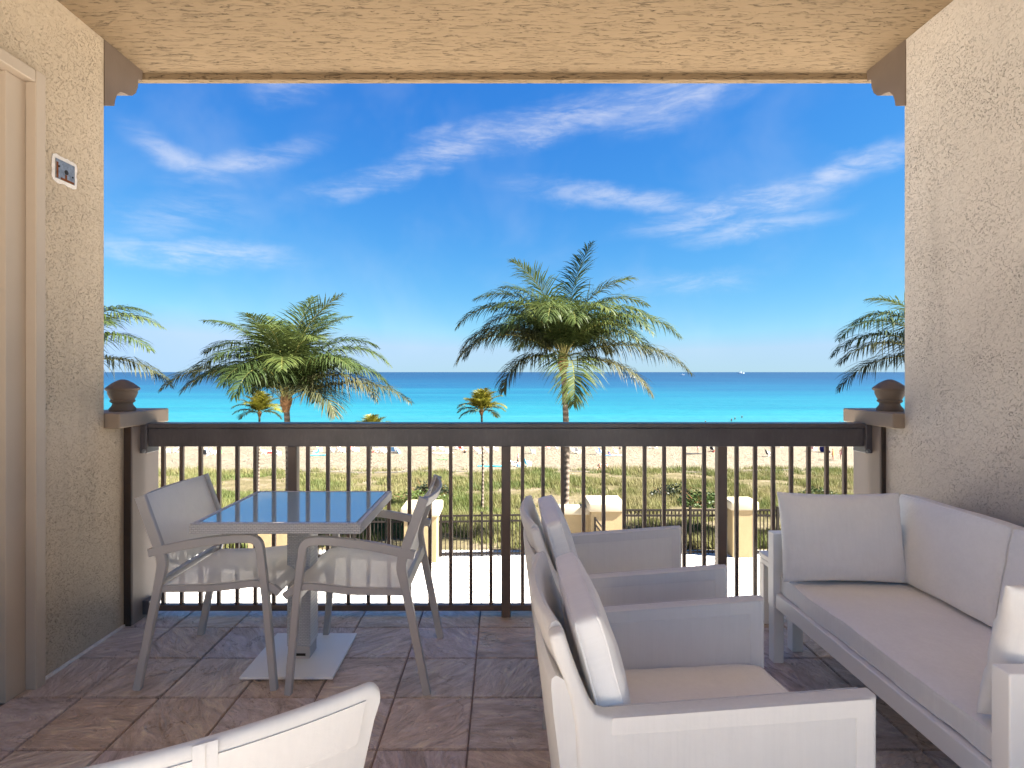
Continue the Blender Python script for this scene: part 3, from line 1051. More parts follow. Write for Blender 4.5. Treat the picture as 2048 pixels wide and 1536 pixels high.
# armless sling chair, only its back in view
sc_ = thing('sling_chair', 'white sling chair back with a sewn centre seam, turned toward the bistro table', 'chair', (-.622, 1.17, -.022), R(30))
# local frame: chair faces +Y, back at -Y
b = BM()
n = 64
prof = [(-.2265, .770), (-.229, .777), (-.2365, .781), (-.244, .778), (-.2485, .770), (-.2475, .758), (-.236, .70), (-.215, .61), (-.196, .52), (-.184, .43), (-.170, .36), (-.160, .36), (-.174, .44), (-.186, .53), (-.205, .62), (-.2235, .70)]
rows = []
for k in range(n + 1):
    v = 2 * k / n - 1
    # the top edge dips and bows a little; the outer corners are rounded
    bow = -.016 * (1 - v * v)
    rr = max(0, abs(v) - .93) / .07
    rows.append([(v * (.300 - .055 * max(0, (.76 - z)) / .4), y + bow, z - .010 * (1 - v * v) - .018 * rr * rr * (1 if z > .7 else 0)) for y, z in prof])
vs = [[b.verts.new(p) for p in r_] for r_ in rows]
for i in range(n):
    for j in range(len(prof)):
        j2 = (j + 1) % len(prof)
        b.faces.new((vs[i][j], vs[i][j2], vs[i + 1][j2], vs[i + 1][j]))
b.faces.new(vs[0])
b.faces.new(vs[-1][::-1])
link('back_sling', b, 'sling_fabric', sc_, ang=50)
b = BM()
hr = []
for k in range(3, n - 2):
    v = 2 * k / n - 1
    hr.append([(v * (.300 - .055 * max(0, (.76 - z)) / .4), y - .016 * (1 - v * v) - .0012, z - .010 * (1 - v * v)) for y, z in ((-.2475, .754), (-.2365, .70), (-.2275, .662))])
sheet(b, hr, .0016, (0, 1, 0))
link('hem', b, 'sling_hem', sc_, ang=50)
b = BM()
sp_ = [(-.003, -.2632, .7685), (-.003, -.2665, .760), (-.003, -.2545, .70), (-.003, -.2335, .61), (-.003, -.2145, .52), (-.003, -.2025, .43)]
sheet(b, [[(x + dx, y - .0022, z) for x, y, z in sp_] for dx in (-.019, .019)], .0016, (0, 1, 0))
link('seam', b, 'sling_hem', sc_)
b = BM()
sheet(b, [[(x, y - .0035, z) for x, y, z in sp_] for x in (-.0045, .0015)], .003, (0, 1, 0))
link('piping', b, 'sling_fabric', sc_)
bx('seat_frame', 'white_metal', sc_, -.25, .25, -.18, .36, .28, .33, .006)
link('seat_cushion', cushion(.50, .52, .07, .02, .008), 'cushion_fabric', sc_, loc=(0, .10, .331))
for x in (-.235, .235):
    for y0, y1 in ((-.165, -.215), (.33, .345)):
        b = BM()
        sweep(b, [(x, y0, .29), (x, y1, 0)], .03, .035, (1, 0, 0), .003)
        link('leg', b, 'champagne_metal', sc_)

# ================================================================== sofa, pillows, side table
sf = thing('sofa', 'white cushioned two-seat sofa with metal frame along the stucco wall', 'sofa', (1.62, 2.06, .004))


def s_(name, mat, *a, bev=.004, **kw):
    return loc(bx(name, mat, sf, *a, bev, **kw), sf)


s_('front_rail', 'white_metal', 1.27, 1.305, 1.468, 2.642, .262, .330)
s_('rear_rail', 'white_metal', 1.90, 1.935, 1.468, 2.642, .262, .330)
s_('seat_deck', 'white_metal', 1.306, 1.899, 1.468, 2.642, .30, .328)
for y0, y1 in ((1.412, 1.467), (2.643, 2.698)):
    s_('arm', 'white_metal', 1.262, 1.965, y0, y1, .262, .608)
    for x0, x1 in ((1.264, 1.312), (1.915, 1.963)):
        s_('leg', 'white_metal', x0, x1, y0 + .002, y1 - .002, 0, .2615)
s_('back_frame', 'white_metal', 1.936, 1.972, 1.468, 2.642, .262, .752)
upholster('seat_cushion', 'cushion_fabric', sf, .56, 1.168, .078, .014, .012, 22, .006, 2, loc=(1.57 - 1.62, 0, .330), ang=60)
for yc in (2.345, 1.765):
    upholster('back_cushion', 'cushion_fabric', sf, .375, .580, .092, .016, .026, 18, .006, yc, loc=(1.902 - 1.62, yc - 2.055, .596), rot=(0, R(-80), 0), ang=60)
tp = tag(link('throw_pillow', pillow(.545, .395, .15, 26, 1), 'cushion_fabric', None, loc=(1.525, 2.525, .422), rot=(R(-9), 0, R(-2)), ang=70),
         'off white throw pillow standing upright against the sofa arm next to the railing', 'pillow', 'throw pillows on the sofa')
tp2 = tag(link('throw_pillow', pillow(.545, .395, .15, 26, 4), 'cushion_fabric', None, loc=(1.575, 1.57, .422), rot=(R(13), 0, R(2)), ang=70),
          'off white throw pillow leaning on the sofa arm away from the railing', 'pillow', 'throw pillows on the sofa')
st = thing('side_table', 'low white metal side table between the sofa and the railing', 'table', (1.602, 2.925, .004))
bx('table_top', 'white_metal', st, -.20, .20, -.18, .18, .352, .378, .003)
bx('apron', 'white_metal', st, -.197, .197, -.177, .177, .322, .349, .003)
for x in (-.172, .172):
    for y in (-.152, .152):
        bx('leg', 'white_metal', st, x - .026, x + .026, y - .026, y + .026, 0, .3215, .003)


# ================================================================== palms
def frond_mesh(L, el0, droop, seed, nleaf=64, hang=0.7, lw=1.2, wid=.056, stalk=.030):
    """one feather leaf growing along +X from the origin: rachis and leaflets in one mesh"""
    rg = random.Random(seed)
    N = 16
    pts = [Vector((0, 0, 0))]
    sway = rg.uniform(-.16, .16)
    for i in range(N):
        s = (i + .5) / N
        a = R(el0 - droop * s ** 1.35)
        pts.append(pts[-1] + Vector((math.cos(a), sway * s, math.sin(a))) * (L / N))
    V, F, MI = [], [], []
    # rachis, a tapering three-sided stalk
    ring = []
    for i, p in enumerate(pts):
        T = (pts[min(i + 1, N)] - pts[max(i - 1, 0)]).normalized()
        S = Vector((0, 0, 1)).cross(T)
        S = S.normalized() if S.length > .05 else Vector((0, 1, 0))
        U = T.cross(S).normalized()
        r_ = stalk * (1 - i / N) ** .8 * (2.2 if i == 0 else 1) + .006
        k = len(V)
        V += [p + S * r_, p - S * r_, p - U * r_ * .8]
        ring.append((k, k + 1, k + 2))
    for a_, b_ in zip(ring, ring[1:]):
        for j in range(3):
            F.append((a_[j], a_[(j + 1) % 3], b_[(j + 1) % 3], b_[j]))
            MI.append(1)
    for q in range(nleaf):
        t_ = .13 + .865 * (q + rg.random() * .7) / nleaf
        fi = t_ * N
        i = min(int(fi), N - 1)
        p = pts[i].lerp(pts[i + 1], fi - i)
        T = (pts[i + 1] - pts[i]).normalized()
        S = Vector((0, 0, 1)).cross(T)
        S = S.normalized() if S.length > .08 else Vector((0, 1, 0))
        U = T.cross(S).normalized()
        ln = lw * (math.sin(math.pi * min(1, .18 + t_ * .80)) ** .55) * (1 - .45 * t_ ** 3)
        A = R(80 - 44 * t_)
        for sgn in (1, -1):
            if rg.random() < .05:
                continue
            l_ = ln * rg.uniform(.62, 1.10)
            d = (T * math.cos(A) + S * sgn * math.sin(A) * rg.uniform(.85, 1.1) + U * rg.uniform(.05, .34)).normalized()
            g = .8 * hang * rg.uniform(.4, 1.25)
            d2 = (d + Vector((0, 0, -g))).normalized()
            d3 = (d2 + Vector((0, 0, -g * .8))).normalized()
            m1 = p + d * l_ * .34
            m2 = m1 + d2 * l_ * .36
            tip = m2 + d3 * l_ * .30
            wv = d.cross(U)
            wv = (wv.normalized() + U * rg.uniform(-.4, .4)).normalized() * wid * .5
            k = len(V)
            V += [p + wv * .6, p - wv * .6, m1 + wv, m1 - wv, m2 + wv * .8, m2 - wv * .8, tip]
            F += [(k, k + 1, k + 3, k + 2), (k + 2, k + 3, k + 5, k + 4), (k + 4, k + 5, k + 6)]
            MI += [0, 0, 0]
    me = bpy.data.meshes.new('frond')
    me.from_pydata([tuple(v) for v in V], [], F)
    me.polygons.foreach_set('material_index', MI)
    return me


def palm(label, base, crown, fronds, seed, trad=.165, nleaf=92, lw=2.05, wid=.046, young=False, stalk=.030, group='coconut palms beyond the fence', bend=.35):
    """fronds: (azimuth, start elevation, droop, length, hang, old)"""
    o = thing('palm_tree', label, 'palm tree', base, 0, group)
    C = Vector(crown) - Vector(base)
    rg = random.Random(seed)
    b = BM()
    path, rad = [], []
    K = max(14, int(C.z / .13))
    for i in range(K + 1):
        u = i / K
        x = C.x * (u ** 1.5) + bend * math.sin(u * math.pi) * .4
        y = C.y * u
        path.append((x, y, C.z * u - .25 * (1 - u)))
        rad.append(trad * (1.35 - .42 * min(1, u * 5) - .18 * u) * (1.0 + (.03 if i % 2 else -.015)) + .004 * rg.random())
    tube(b, path, rad, 10)
    link('trunk', b, 'palm_bark', o, ang=80)
    b = BM()
    sc = trad / .165
    prof = [(.12, -.55), (.17, -.40), (.22, -.2), (.23, 0), (.19, .22), (.12, .42), (.04, .62)]
    lathe(b, [(r_ * sc * 1.05, z * sc) for r_, z in prof], 14)
    for v in b.verts:
        v.co += Vector((v.co.x, v.co.y, 0)) * rg.uniform(-.18, .25)
    cr = link('crown', b, 'palm_fibre', o, loc=C, ang=20)
    for i, f in enumerate(fronds):
        a_, e_, d_, L_, hg, old = f
        me = frond_mesh(L_ * 1.04, e_, d_, seed * 100 + i, nleaf, hg, lw, wid, stalk)
        me.materials.append(MATS['palm_leaf_young' if young else ('palm_leaf_old' if old else 'palm_leaf')])
        me.materials.append(MATS['palm_stalk'])
        fo = bpy.data.objects.new('frond', me)
        COL.objects.link(fo)
        fo.parent = cr
        fo.location = (.08 * math.cos(R(a_)), .08 * math.sin(R(a_)), rg.uniform(-.1, .2) * sc)
        fo.rotation_euler = (0, 0, R(a_))
    return o


YP = 26.0
cA = at(572, 800, YP)
cB = at(1126, 722, YP)
frA = [(184, 44, 92, 5.9, .9, 1), (172, 62, 118, 5.6, .9, 0), (165, 74, 112, 5.2, .8, 0), (140, 86, 62, 4.8, .6, 0), (38, 85, 74, 5.1, .6, 0), (30, 76, 108, 5.5, .7, 0),
       (12, 66, 116, 5.6, .8, 0), (2, 52, 112, 5.4, 1.0, 0), (350, 40, 98, 4.9, 1.0, 1), (354, 26, 62, 6.0, 1.0, 1), (325, 34, 105, 3.8, .9, 1), (285, 66, 110, 4.4, .7, 0),
       (240, 72, 112, 4.4, .7, 0), (215, 58, 110, 4.2, .8, 0), (262, 84, 70, 4.7, .5, 0), (100, 70, 100, 4.8, .8, 0), (60, 62, 110, 4.8, .8, 0), (130, 60, 110, 4.8, .8, 0), (310, 78, 98, 4.6, .6, 0),
       (355, 86, 62, 5.4, .5, 0), (190, 82, 84, 5.3, .7, 0), (80, 86, 45, 5.4, .5, 0), (60, 80, 66, 5.3, .6, 0), (115, 78, 70, 5.2, .6, 0), (275, 80, 84, 4.6, .6, 0)]
frB = [(20, 89, 34, 5.7, .5, 0), (172, 80, 108, 5.5, .7, 0), (8, 80, 112, 5.4, .7, 0), (180, 68, 124, 6.0, .9, 0), (174, 52, 114, 5.4, 1.1, 1), (186, 40, 104, 5.4, 1.1, 1),
       (200, 20, 108, 3.6, 1.1, 1), (2, 54, 104, 6.1, 1.0, 0), (14, 48, 108, 5.0, 1.1, 0), (353, 22, 70, 5.9, 1.1, 1), (335, 8, 70, 4.3, 1.0, 1), (275, 10, 94, 4.4, .8, 0),
       (250, 72, 118, 4.8, .9, 0), (300, 74, 112, 4.6, .8, 0), (225, 64, 120, 4.6, 1.0, 0), (100, 80, 92, 5.0, .7, 0), (130, 64, 112, 4.8, 1.0, 0), (55, 66, 112, 4.8, 1.0, 0),
       (200, 86, 62, 5.2, .5, 0), (320, 60, 116, 4.2, 1.0, 0), (90, 54, 112, 4.6, 1.0, 1), (160, 86, 88, 5.0, .6, 0), (350, 84, 84, 5.0, .6, 0), (205, 76, 112, 4.8, .8, 0), (340, 72, 120, 5.0, .9, 0)]
for fr_, sd_ in ((frA, 1), (frB, 2)):
    rg = random.Random(sd_)
    for k in range(9):
        fr_.append((k * 40 + rg.uniform(-15, 15), rg.uniform(44, 74), rg.uniform(104, 126), rg.uniform(4.3, 5.3), rg.uniform(.7, 1.1), 1 if rg.random() < .3 else 0))
bA = Vector((cA.x - .10, YP + .3, ground(cA.x, YP + .3)))
bB = Vector((cB.x + .05, YP + .2, ground(cB.x, YP)))
palm('coconut palm with spreading drooping fronds behind the bistro table', bA, cA, frA, 3)
palm('tallest coconut palm with full ragged crown behind the middle of the railing', bB, cB, frB, 5)
frC = [(a_, e_, d_, L_, h_, o_) for (a_, e_, d_, L_, h_, o_) in frA]
cC = at(96, 742, YP)
palm('coconut palm half hidden by the wall with the metal plate', (cC.x - .2, YP + .4, ground(cC.x, YP)), cC,
     [(0, 60, 96, 5.9, .8, 0), (356, 44, 86, 5.5, 1.0, 0), (5, 24, 74, 5.6, 1.1, 1), (12, 74, 100, 5.6, .7, 0), (340, 66, 98, 5.0, .9, 0)] + frC[10:14], 8)
cD = at(1900, 736, YP)
palm('coconut palm half hidden by the wall behind the sofa', (cD.x + .2, YP + .4, ground(cD.x, YP)), cD,
     [(180, 56, 104, 6.1, 1.0, 0), (186, 36, 82, 5.6, 1.1, 1), (172, 70, 108, 5.2, .8, 0), (176, 48, 100, 5.7, 1.1, 0), (180, 18, 76, 5.3, 1.1, 1), (165, 80, 84, 5.0, .6, 0)] + frB[10:15], 11)
frS = [(180, 30, 78, 1.75, .5, 0), (0, 32, 78, 1.75, .5, 0), (165, 62, 62, 1.75, .4, 0), (20, 62, 60, 1.7, .4, 0), (90, 82, 35, 1.7, .3, 0), (255, 72, 70, 1.6, .4, 0), (300, 58, 80, 1.6, .4, 0), (215, 50, 85, 1.6, .5, 0),
       (130, 76, 60, 1.8, .3, 0), (10, 50, 95, 1.9, .5, 0), (150, 48, 95, 1.9, .5, 0), (70, 60, 80, 1.8, .4, 0), (50, 78, 60, 1.6, .3, 0), (345, 12, 70, 1.6, .6, 1), (200, 8, 70, 1.5, .6, 1), (275, 85, 30, 1.5, .3, 0)]
for (px, py, base_px, Y, lab, sd_, kk) in ((519, 826, 514, 40, 'small yellow green young palm beside the trunk of the drooping palm', 21, 1.0), (963, 822, 964, 36, 'small yellow green young palm near the middle post of the railing', 22, .88),
                                           (744, 868, 736, 38, 'low young palm barely topping the rail under the long drooping frond', 23, .8)):
    c_ = at(px, py, Y)
    bx_ = at(base_px, 900, Y).x
    palm(lab, (bx_, Y + .1, ground(bx_, Y)), c_, [(a_ + sd_ * 9, e_, d_, L_ * kk, h_, o_) for a_, e_, d_, L_, h_, o_ in frS], sd_, .085, 48, .85, .040, True, .016, 'young palms on the dune', .15)

# ================================================================== fence between patio and dune
ZP = -6.03


def pillar(px, w, ytop, Y, label, d=None):
    x = (px - 1005) * Y / 1135
    w_ = w * Y / 1135
    zt = EYE - (ytop - 744) * Y / 1135
    o = thing('fence_pillar', label, 'pillar', (x, Y, ZP), 0, 'stucco pillars of the patio fence')
    hh = zt - ZP
    d = d or w_
    bx('shaft', 'stucco_cream', o, -w_ * .42, w_ * .42, -d * .42, d * .42, 0, hh - .36, .02)
    b = BM()
    box(b, -w_ / 2, w_ / 2, -d / 2, d / 2, hh - .359, hh, .07, 3)
    link('cap', b, 'cream_cap', o)
    return o


YF = 23.0
pillar(845, 76, 1007, 22.6, 'cream stucco fence pillar with rounded cap behind the dining armchair')
pillar(1208, 72, 998, 23.0, 'cream stucco fence pillar with rounded cap beside the low cream wall')
pillar(1480, 56, 998, 23.0, 'cream stucco fence pillar with rounded cap between the ornamented fence panels', 1.0)
pillar(556, 100, 1010, 21.9, 'cream stucco fence pillar with rounded cap behind the bistro table')
o = thing('low_wall', 'low cream stucco wall with rounded coping beside the stair handrail', 'wall', (at(1135, 0, 23.1).x, 23.1, ZP))
bx('wall', 'stucco_cream', o, -.95, .95, -.16, .16, 0, 1.62, .01)
b = BM()
box(b, -.97, .97, -.26, .26, 1.621, 1.97, .07, 3)
link('coping', b, 'cream_cap', o)


def fence(pa, pb, Y0, Y1, ztop_px, label, rings=False, step=.145, zoff=0.0, posts=None):
    a = Vector(((pa - 1005) * Y0 / 1135, Y0, ZP))
    c = Vector(((pb - 1005) * Y1 / 1135, Y1, ZP))
    L = (c - a).length
    ang = math.atan2(c.y - a.y, c.x - a.x)
    H = EYE - (ztop_px - 744) * Y0 / 1135 - ZP
    o = thing('metal_fence', label, 'fence', a, ang, 'dark picket fence round the patio')
    for z, nm in ((H - .02, 'top_rail'), (H - .25, 'middle_rail'), (.10, 'bottom_rail')):
        bx(nm, 'fence_metal', o, 0, L, -.03, .03, z - .032, z + .032)
    b = BM()
    n = int(L / step)
    for k in range(1, n):
        x = L * k / n
        box(b, x - .016, x + .016, -.016, .016, .03, H - .043)
    pk = link('picket_row', b, 'fence_metal', o, smooth=False)
    pk['kind'] = 'stuff'
    if rings:
        b = BM()
        for k in range(n):
            x = L * (k + .5) / n
            m_ = 10
            pts = [(x + .055 * math.cos(2 * math.pi * q / m_), 0, H - .135 + .075 * math.sin(2 * math.pi * q / m_)) for q in range(m_ + 1)]
            tube(b, pts, .009, 4)
        rr = link('ring_row', b, 'fence_metal', o, smooth=False)
        rr['kind'] = 'stuff'
    for x in (posts if posts is not None else [q * L for q in (0.02, .5, .98)]):
        b = BM()
        box(b, x - .045, x + .045, -.045, .045, 0, H + .09)
        box(b, x - .055, x + .055, -.055, .055, H + .0905, H + .12)
        link('post', b, 'fence_metal', o, smooth=False)
    return o


fence(600, 815, 22.5, 22.6, 1032, 'dark picket fence panel behind the bistro table')
fence(876, 1076, 22.7, 22.9, 1031, 'dark picket fence panel behind the middle post of the railing', posts=[0.1, 1.75, 3.9])
fence(1240, 1454, 23.0, 23.0, 1019, 'dark picket fence panel with ring ornaments behind the lounge chairs', True, posts=[2.85])
fence(1506, 1960, 23.0, 23.0, 1019, 'dark picket fence panel with ring ornaments running on behind the sofa', True, posts=[1.0, 3.6, 6.2])
fence(-60, 512, 21.8, 21.9, 1040, 'dark picket fence panel behind the chair next to the wall', posts=[0.1, 3.0, 6.0, 8.5])
# stair handrail at the low wall, running toward the building
o = thing('stair_handrail', 'dark metal stair handrail in front of the low cream wall', 'handrail', (at(1190, 0, 22.4).x, 22.4, ZP))
for z0, z1, nm in ((1.62, 1.05, 'rail'), (1.40, .83, 'rail'), (.20, .12, 'rail')):
    b = BM()
    sweep(b, [(0, 0, z0), (.55, -3.0, z1)], .05, .04, (1, .18, 0))
    link(nm, b, 'fence_metal', o)
b = BM()
for k in range(1, 22):
    u = k / 22
    box(b, .55 * u - .010, .55 * u + .010, -3 * u - .01, -3 * u + .01, .15, 1.40 - .57 * u)
pk = link('picket_row', b, 'fence_metal', o, smooth=False)
pk['kind'] = 'stuff'
for u in (0.0, 1.0):
    bx('post', 'fence_metal', o, .55 * u - .035, .55 * u + .035, -3 * u - .035, -3 * u + .035, 0, 1.66 - .56 * u)

# ================================================================== dune grass and shrubs
V, F = [], []
rg = random.Random(99)
NB = 210000
cnt = 0
while cnt < NB:
    y = 23.9 + (rg.random() ** 1.15) * 43.0
    hw = y * .80 + 4
    x = rg.uniform(-hw, hw)
    dn = mnoise.noise(Vector((x * .16, y * .16, 7.7))) + .5 * mnoise.noise(Vector((x * .6, y * .6, 2.2)))
    if dn < -.28 + .24 * rg.random():
        continue
    edge = 65.2 + 1.6 * mnoise.noise(Vector((x * .22, 0, 5))) + (2.0 * max(0, (-x - 24) / 10) * -1)
    if y > edge:
        continue
    cnt += 1
    z = ground(x, y) - .03
    hh = rg.uniform(.20, .50) * (1 + 1.0 * dn) * (1.0 if y < 60 else 1.25)
    a = rg.random() * 6.283
    w = rg.uniform(.012, .028) * (1 + y * .006)
    lean = rg.uniform(.05, .55) * hh
    la = rg.gauss(2.9, .9)
    k = len(V)
    cx, sx_ = math.cos(a) * w, math.sin(a) * w
    V += [(x - cx, y - sx_, z), (x + cx, y + sx_, z), (x + math.cos(la) * lean, y + math.sin(la) * lean, z + hh)]
    F.append((k, k + 1, k + 2))
me = bpy.data.meshes.new('dune_grass')
me.from_pydata(V, [], F)
o = link('dune_grass', me, 'dune_grass')
tag(o, 'tall tan and green dune grass growing between the fence and the beach', 'grass', kind='stuff')


def shrub(px, py, Y, w, h, n, mat, label, seed):
    p = at(px, py, Y)
    z = ground(p.x, Y)
    o = thing('dune_shrub', label, 'shrub', (p.x, Y, z), 0, 'shrubs in the dune grass')
    rg = random.Random(seed)
    b = BM()
    for k in range(9):
        a = rg.random() * 6.283
        e = rg.uniform(.3, 1.0)
        tube(b, [(0, 0, -.1), (w * .25 * math.cos(a), w * .25 * math.sin(a), h * .4 * e), (w * .42 * math.cos(a), w * .42 * math.sin(a), h * .85 * e)], [.03, .02, .008], 5)
    link('stem', b, 'palm_fibre', o)
    V, F = [], []
    for k in range(n):
        a = rg.random() * 6.283
        r_ = (rg.random() ** .5) * w / 2
        lump = .65 + .5 * mnoise.noise(Vector((math.cos(a) * 2 + seed, math.sin(a) * 2, r_ * 2)))
        zz = h * (rg.random() ** .7) * lump * (1 - (r_ / (w * .55)) ** 2) + .1
        c = Vector((r_ * math.cos(a), r_ * math.sin(a), zz))
        s = rg.uniform(.06, .12)
        d = Vector((rg.uniform(-1, 1), rg.uniform(-1, 1), rg.uniform(-.2, .9))).normalized()
        e = d.cross(Vector((rg.uniform(-1, 1), rg.uniform(-1, 1), rg.uniform(-1, 1)))).normalized()
        i0 = len(V)
        V += [tuple(c - d * s), tuple(c + e * s * .7), tuple(c + d * s), tuple(c - e * s * .7)]
        F.append((i0, i0 + 1, i0 + 2, i0 + 3))
    me = bpy.data.meshes.new('foliage')
    me.from_pydata(V, [], F)
    link('foliage', me, mat, o)


shrub(862, 985, 42, 3.2, 1.5, 900, 'shrub_dark', 'dark leafy dune shrub showing beyond the armchair backed to the lounge chairs', 31)
shrub(1345, 985, 42, 3.4, 1.3, 900, 'shrub_dark', 'dark brownish dune shrub beside the bright green one', 32)
shrub(1408, 990, 38, 3.4, 1.4, 1100, 'shrub_leaf', 'bright green dune shrub behind the ornamented fence', 33)
shrub(1640, 985, 42, 3.0, .9, 700, 'shrub_leaf', 'low green dune shrub near the pier behind the sofa', 34)
shrub(640, 1100, 24.6, 1.2, 1.1, 500, 'shrub_leaf', 'small green shrub behind the fence beside the table column', 35)
shrub(840, 1000, 40, 4.5, .8, 700, 'shrub_leaf', 'spreading green ground shrub in front of the dark one', 36)


# ================================================================== people and beach things
def figure(name, J, E, zones, root=0):
    """body grown with a Skin modifier over a joint graph; zones: (material, test on point)"""
    me = bpy.data.meshes.new(name)
    me.from_pydata([j[:3] for j in J], E, [])
    o = bpy.data.objects.new(name, me)
    COL.objects.link(o)
    md = o.modifiers.new('skin', 'SKIN')
    for i, sv in enumerate(me.skin_vertices[0].data):
        sv.radius = (J[i][3], J[i][3] * (J[i][4] if len(J[i]) > 4 else 1))
        sv.use_root = (i == root)
    sb = o.modifiers.new('sub', 'SUBSURF')
    sb.levels = sb.render_levels = 1
    dg = bpy.context.evaluated_depsgraph_get()
    res = bpy.data.meshes.new_from_object(o.evaluated_get(dg))
    bpy.data.objects.remove(o)
    res.shade_smooth()
    res.materials.clear()
    for z in zones:
        res.materials.append(MATS[z[0]])
    for p in res.polygons:
        for i, z in enumerate(zones):
            if z[1](p.center):
                p.material_index = i
                break
    return res


def stand_joints(stride=0.0):
    s = stride
    return ([(0, 0, .94, .135, .8), (0, 0, 1.14, .12, .75), (0, 0, 1.36, .15, .7), (0, 0, 1.48, .055), (0, .01, 1.56, .085, 1.1), (0, .01, 1.67, .085, 1.1),
             (.10, 0, .86, .085), (.11, s * .28, .49, .058), (.11, s * .36 - max(0, -s) * .2, .09, .04), (.11, s * .36 + .13, .035, .035),
             (-.10, 0, .86, .085), (-.11, -s * .2, .49, .058), (-.11, -s * .45, .10, .04), (-.11, -s * .45 + .12, .035, .035),
             (.19, 0, 1.40, .055), (.25, -s * .12 + .02, 1.13, .042), (.26, -s * .16 + .12, .90, .033), (.26, -s * .16 + .16, .81, .035),
             (-.19, 0, 1.40, .055), (-.25, s * .12 + .02, 1.13, .042), (-.26, s * .16 + .12, .90, .033), (-.26, s * .16 + .16, .81, .035)],
            [(0, 1), (1, 2), (2, 3), (3, 4), (4, 5), (0, 6), (6, 7), (7, 8), (8, 9), (0, 10), (10, 11), (11, 12), (12, 13), (2, 14), (14, 15), (15, 16), (16, 17), (2, 18), (18, 19), (19, 20), (20, 21)])


def sit_joints():
    return ([(0, 0, .13, .135, .85), (0, -.06, .34, .12, .75), (0, -.10, .54, .145, .7), (0, -.09, .66, .052), (0, -.06, .74, .085, 1.1), (0, -.06, .84, .085, 1.1),
             (.10, .06, .12, .085), (.13, .46, .36, .055), (.12, .80, .09, .04), (.12, .92, .05, .035),
             (-.10, .06, .12, .085), (-.13, .46, .20, .055), (-.12, .88, .08, .04), (-.12, .98, .07, .035),
             (.19, -.10, .58, .055), (.25, -.22, .34, .042), (.25, -.30, .10, .033), (.25, -.34, .05, .035),
             (-.19, -.10, .58, .055), (-.25, -.02, .36, .042), (-.20, .22, .34, .033), (-.18, .32, .35, .035)],
            stand_joints()[1])


def body(name, joints, wear, shirt=None):
    J, E = joints
    pz = J[0][2]
    ch = Vector(J[2][:3])
    hd = Vector(J[5][:3])
    zones = [('hair_dark', lambda c: (c - hd).length < .13 and (c.z > hd.z - .01 or c.y < hd.y - .03)),
             (wear, lambda c: (c - Vector(J[0][:3])).length < .27),
             (shirt or 'skin_tone', lambda c: min((c - ch).length, (c - Vector(J[1][:3])).length) < .27 and c.z < hd.z - .18),
             ('skin_tone', lambda c: True)]
    return figure(name, J, E, zones)


def put_person(mesh, px, py, Y, rz, label, group='people on the beach', z=None):
    p = at(px, py, Y)
    o = link('person', mesh, None, None, loc=(p.x, Y, (ground(p.x, Y) if z is None else z) - .02), rot=(0, 0, rz))
    return tag(o, label, 'person', group)


P_or = body('person', stand_joints(.25), 'cloth_orange', 'cloth_orange')
P_pk = body('person', stand_joints(.8), 'cloth_black', 'cloth_pink')
P_st = body('person', stand_joints(.1), 'cloth_pink', None)
P_bl = body('person', sit_joints(), 'cloth_navy', 'cloth_navy')
P_si = body('person', sit_joints(), 'cloth_black', None)
P_sr = body('person', sit_joints(), 'cloth_red', None)
P_sw = body('person', stand_joints(0), 'cloth_black', 'cloth_black')


def ybeach(py):
    """distance at which the sand shows at a given picture height"""
    lo, hi = 60.0, 118.0
    for _ in range(40):
        m_ = (lo + hi) / 2
        if 744 + (EYE - gz(m_)) * 1135 / m_ > py:
            lo = m_
        else:
            hi = m_
    return (lo + hi) / 2


put_person(P_or, 1666, 0, ybeach(922), R(60), 'person in orange standing on the sand close to a person in pink trunks')
put_person(P_st, 1683, 0, ybeach(922), R(-40), 'bare-chested person in pink trunks standing on the open sand')
put_person(P_pk, 1036, 0, ybeach(933), R(-80), 'person in pink top walking past the teal chairs')
put_person(P_bl, 1219, 0, ybeach(911), R(-70), 'person in navy clothes sitting on a bright blue towel')
put_person(P_si, 1199, 0, ybeach(938), R(160), 'dark-trunked person sitting at the edge of the dune grass, first of a pair')
put_person(P_si, 1214, 0, ybeach(938), R(200), 'dark-trunked person sitting at the edge of the dune grass, second of a pair')
put_person(P_sr, 747, 0, ybeach(906), R(80), 'person in red trunks sitting among the white beach chairs')
put_person(P_si, 690, 0, ybeach(904), R(-100), 'dark-trunked person sitting among the pink and red beach chairs')
put_person(P_st, 1396, 0, ybeach(907), R(90), 'bare-chested person standing over a dark blanket on the sand')
put_person(P_pk, 1240, 0, ybeach(908), R(90), 'person in pink top striding past the bright blue towel')
put_person(P_si, 930, 0, ybeach(906), R(30), 'dark-trunked person sitting beside the red beach chairs')
put_person(P_sr, 1428, 0, ybeach(905), R(60), 'person in red trunks sitting on open sand near the dark blanket')
for px, py, Y, lab in ((1463, 843, 165, 'swimmer standing waist deep beside two other swimmers'), (1470, 841, 172, 'swimmer close beside the tallest swimmer'), (1484, 839, 178, 'swimmer farthest out of the small group'), (1411, 846, 160, 'lone swimmer standing in the shallows'), (1680, 847, 158, 'lone swimmer near the pier behind the sofa')):
    put_person(P_sw, px, 0, Y, R(30), lab, 'swimmers in the shallow sea', -13.95 if '1463' not in str(px) else -13.75)


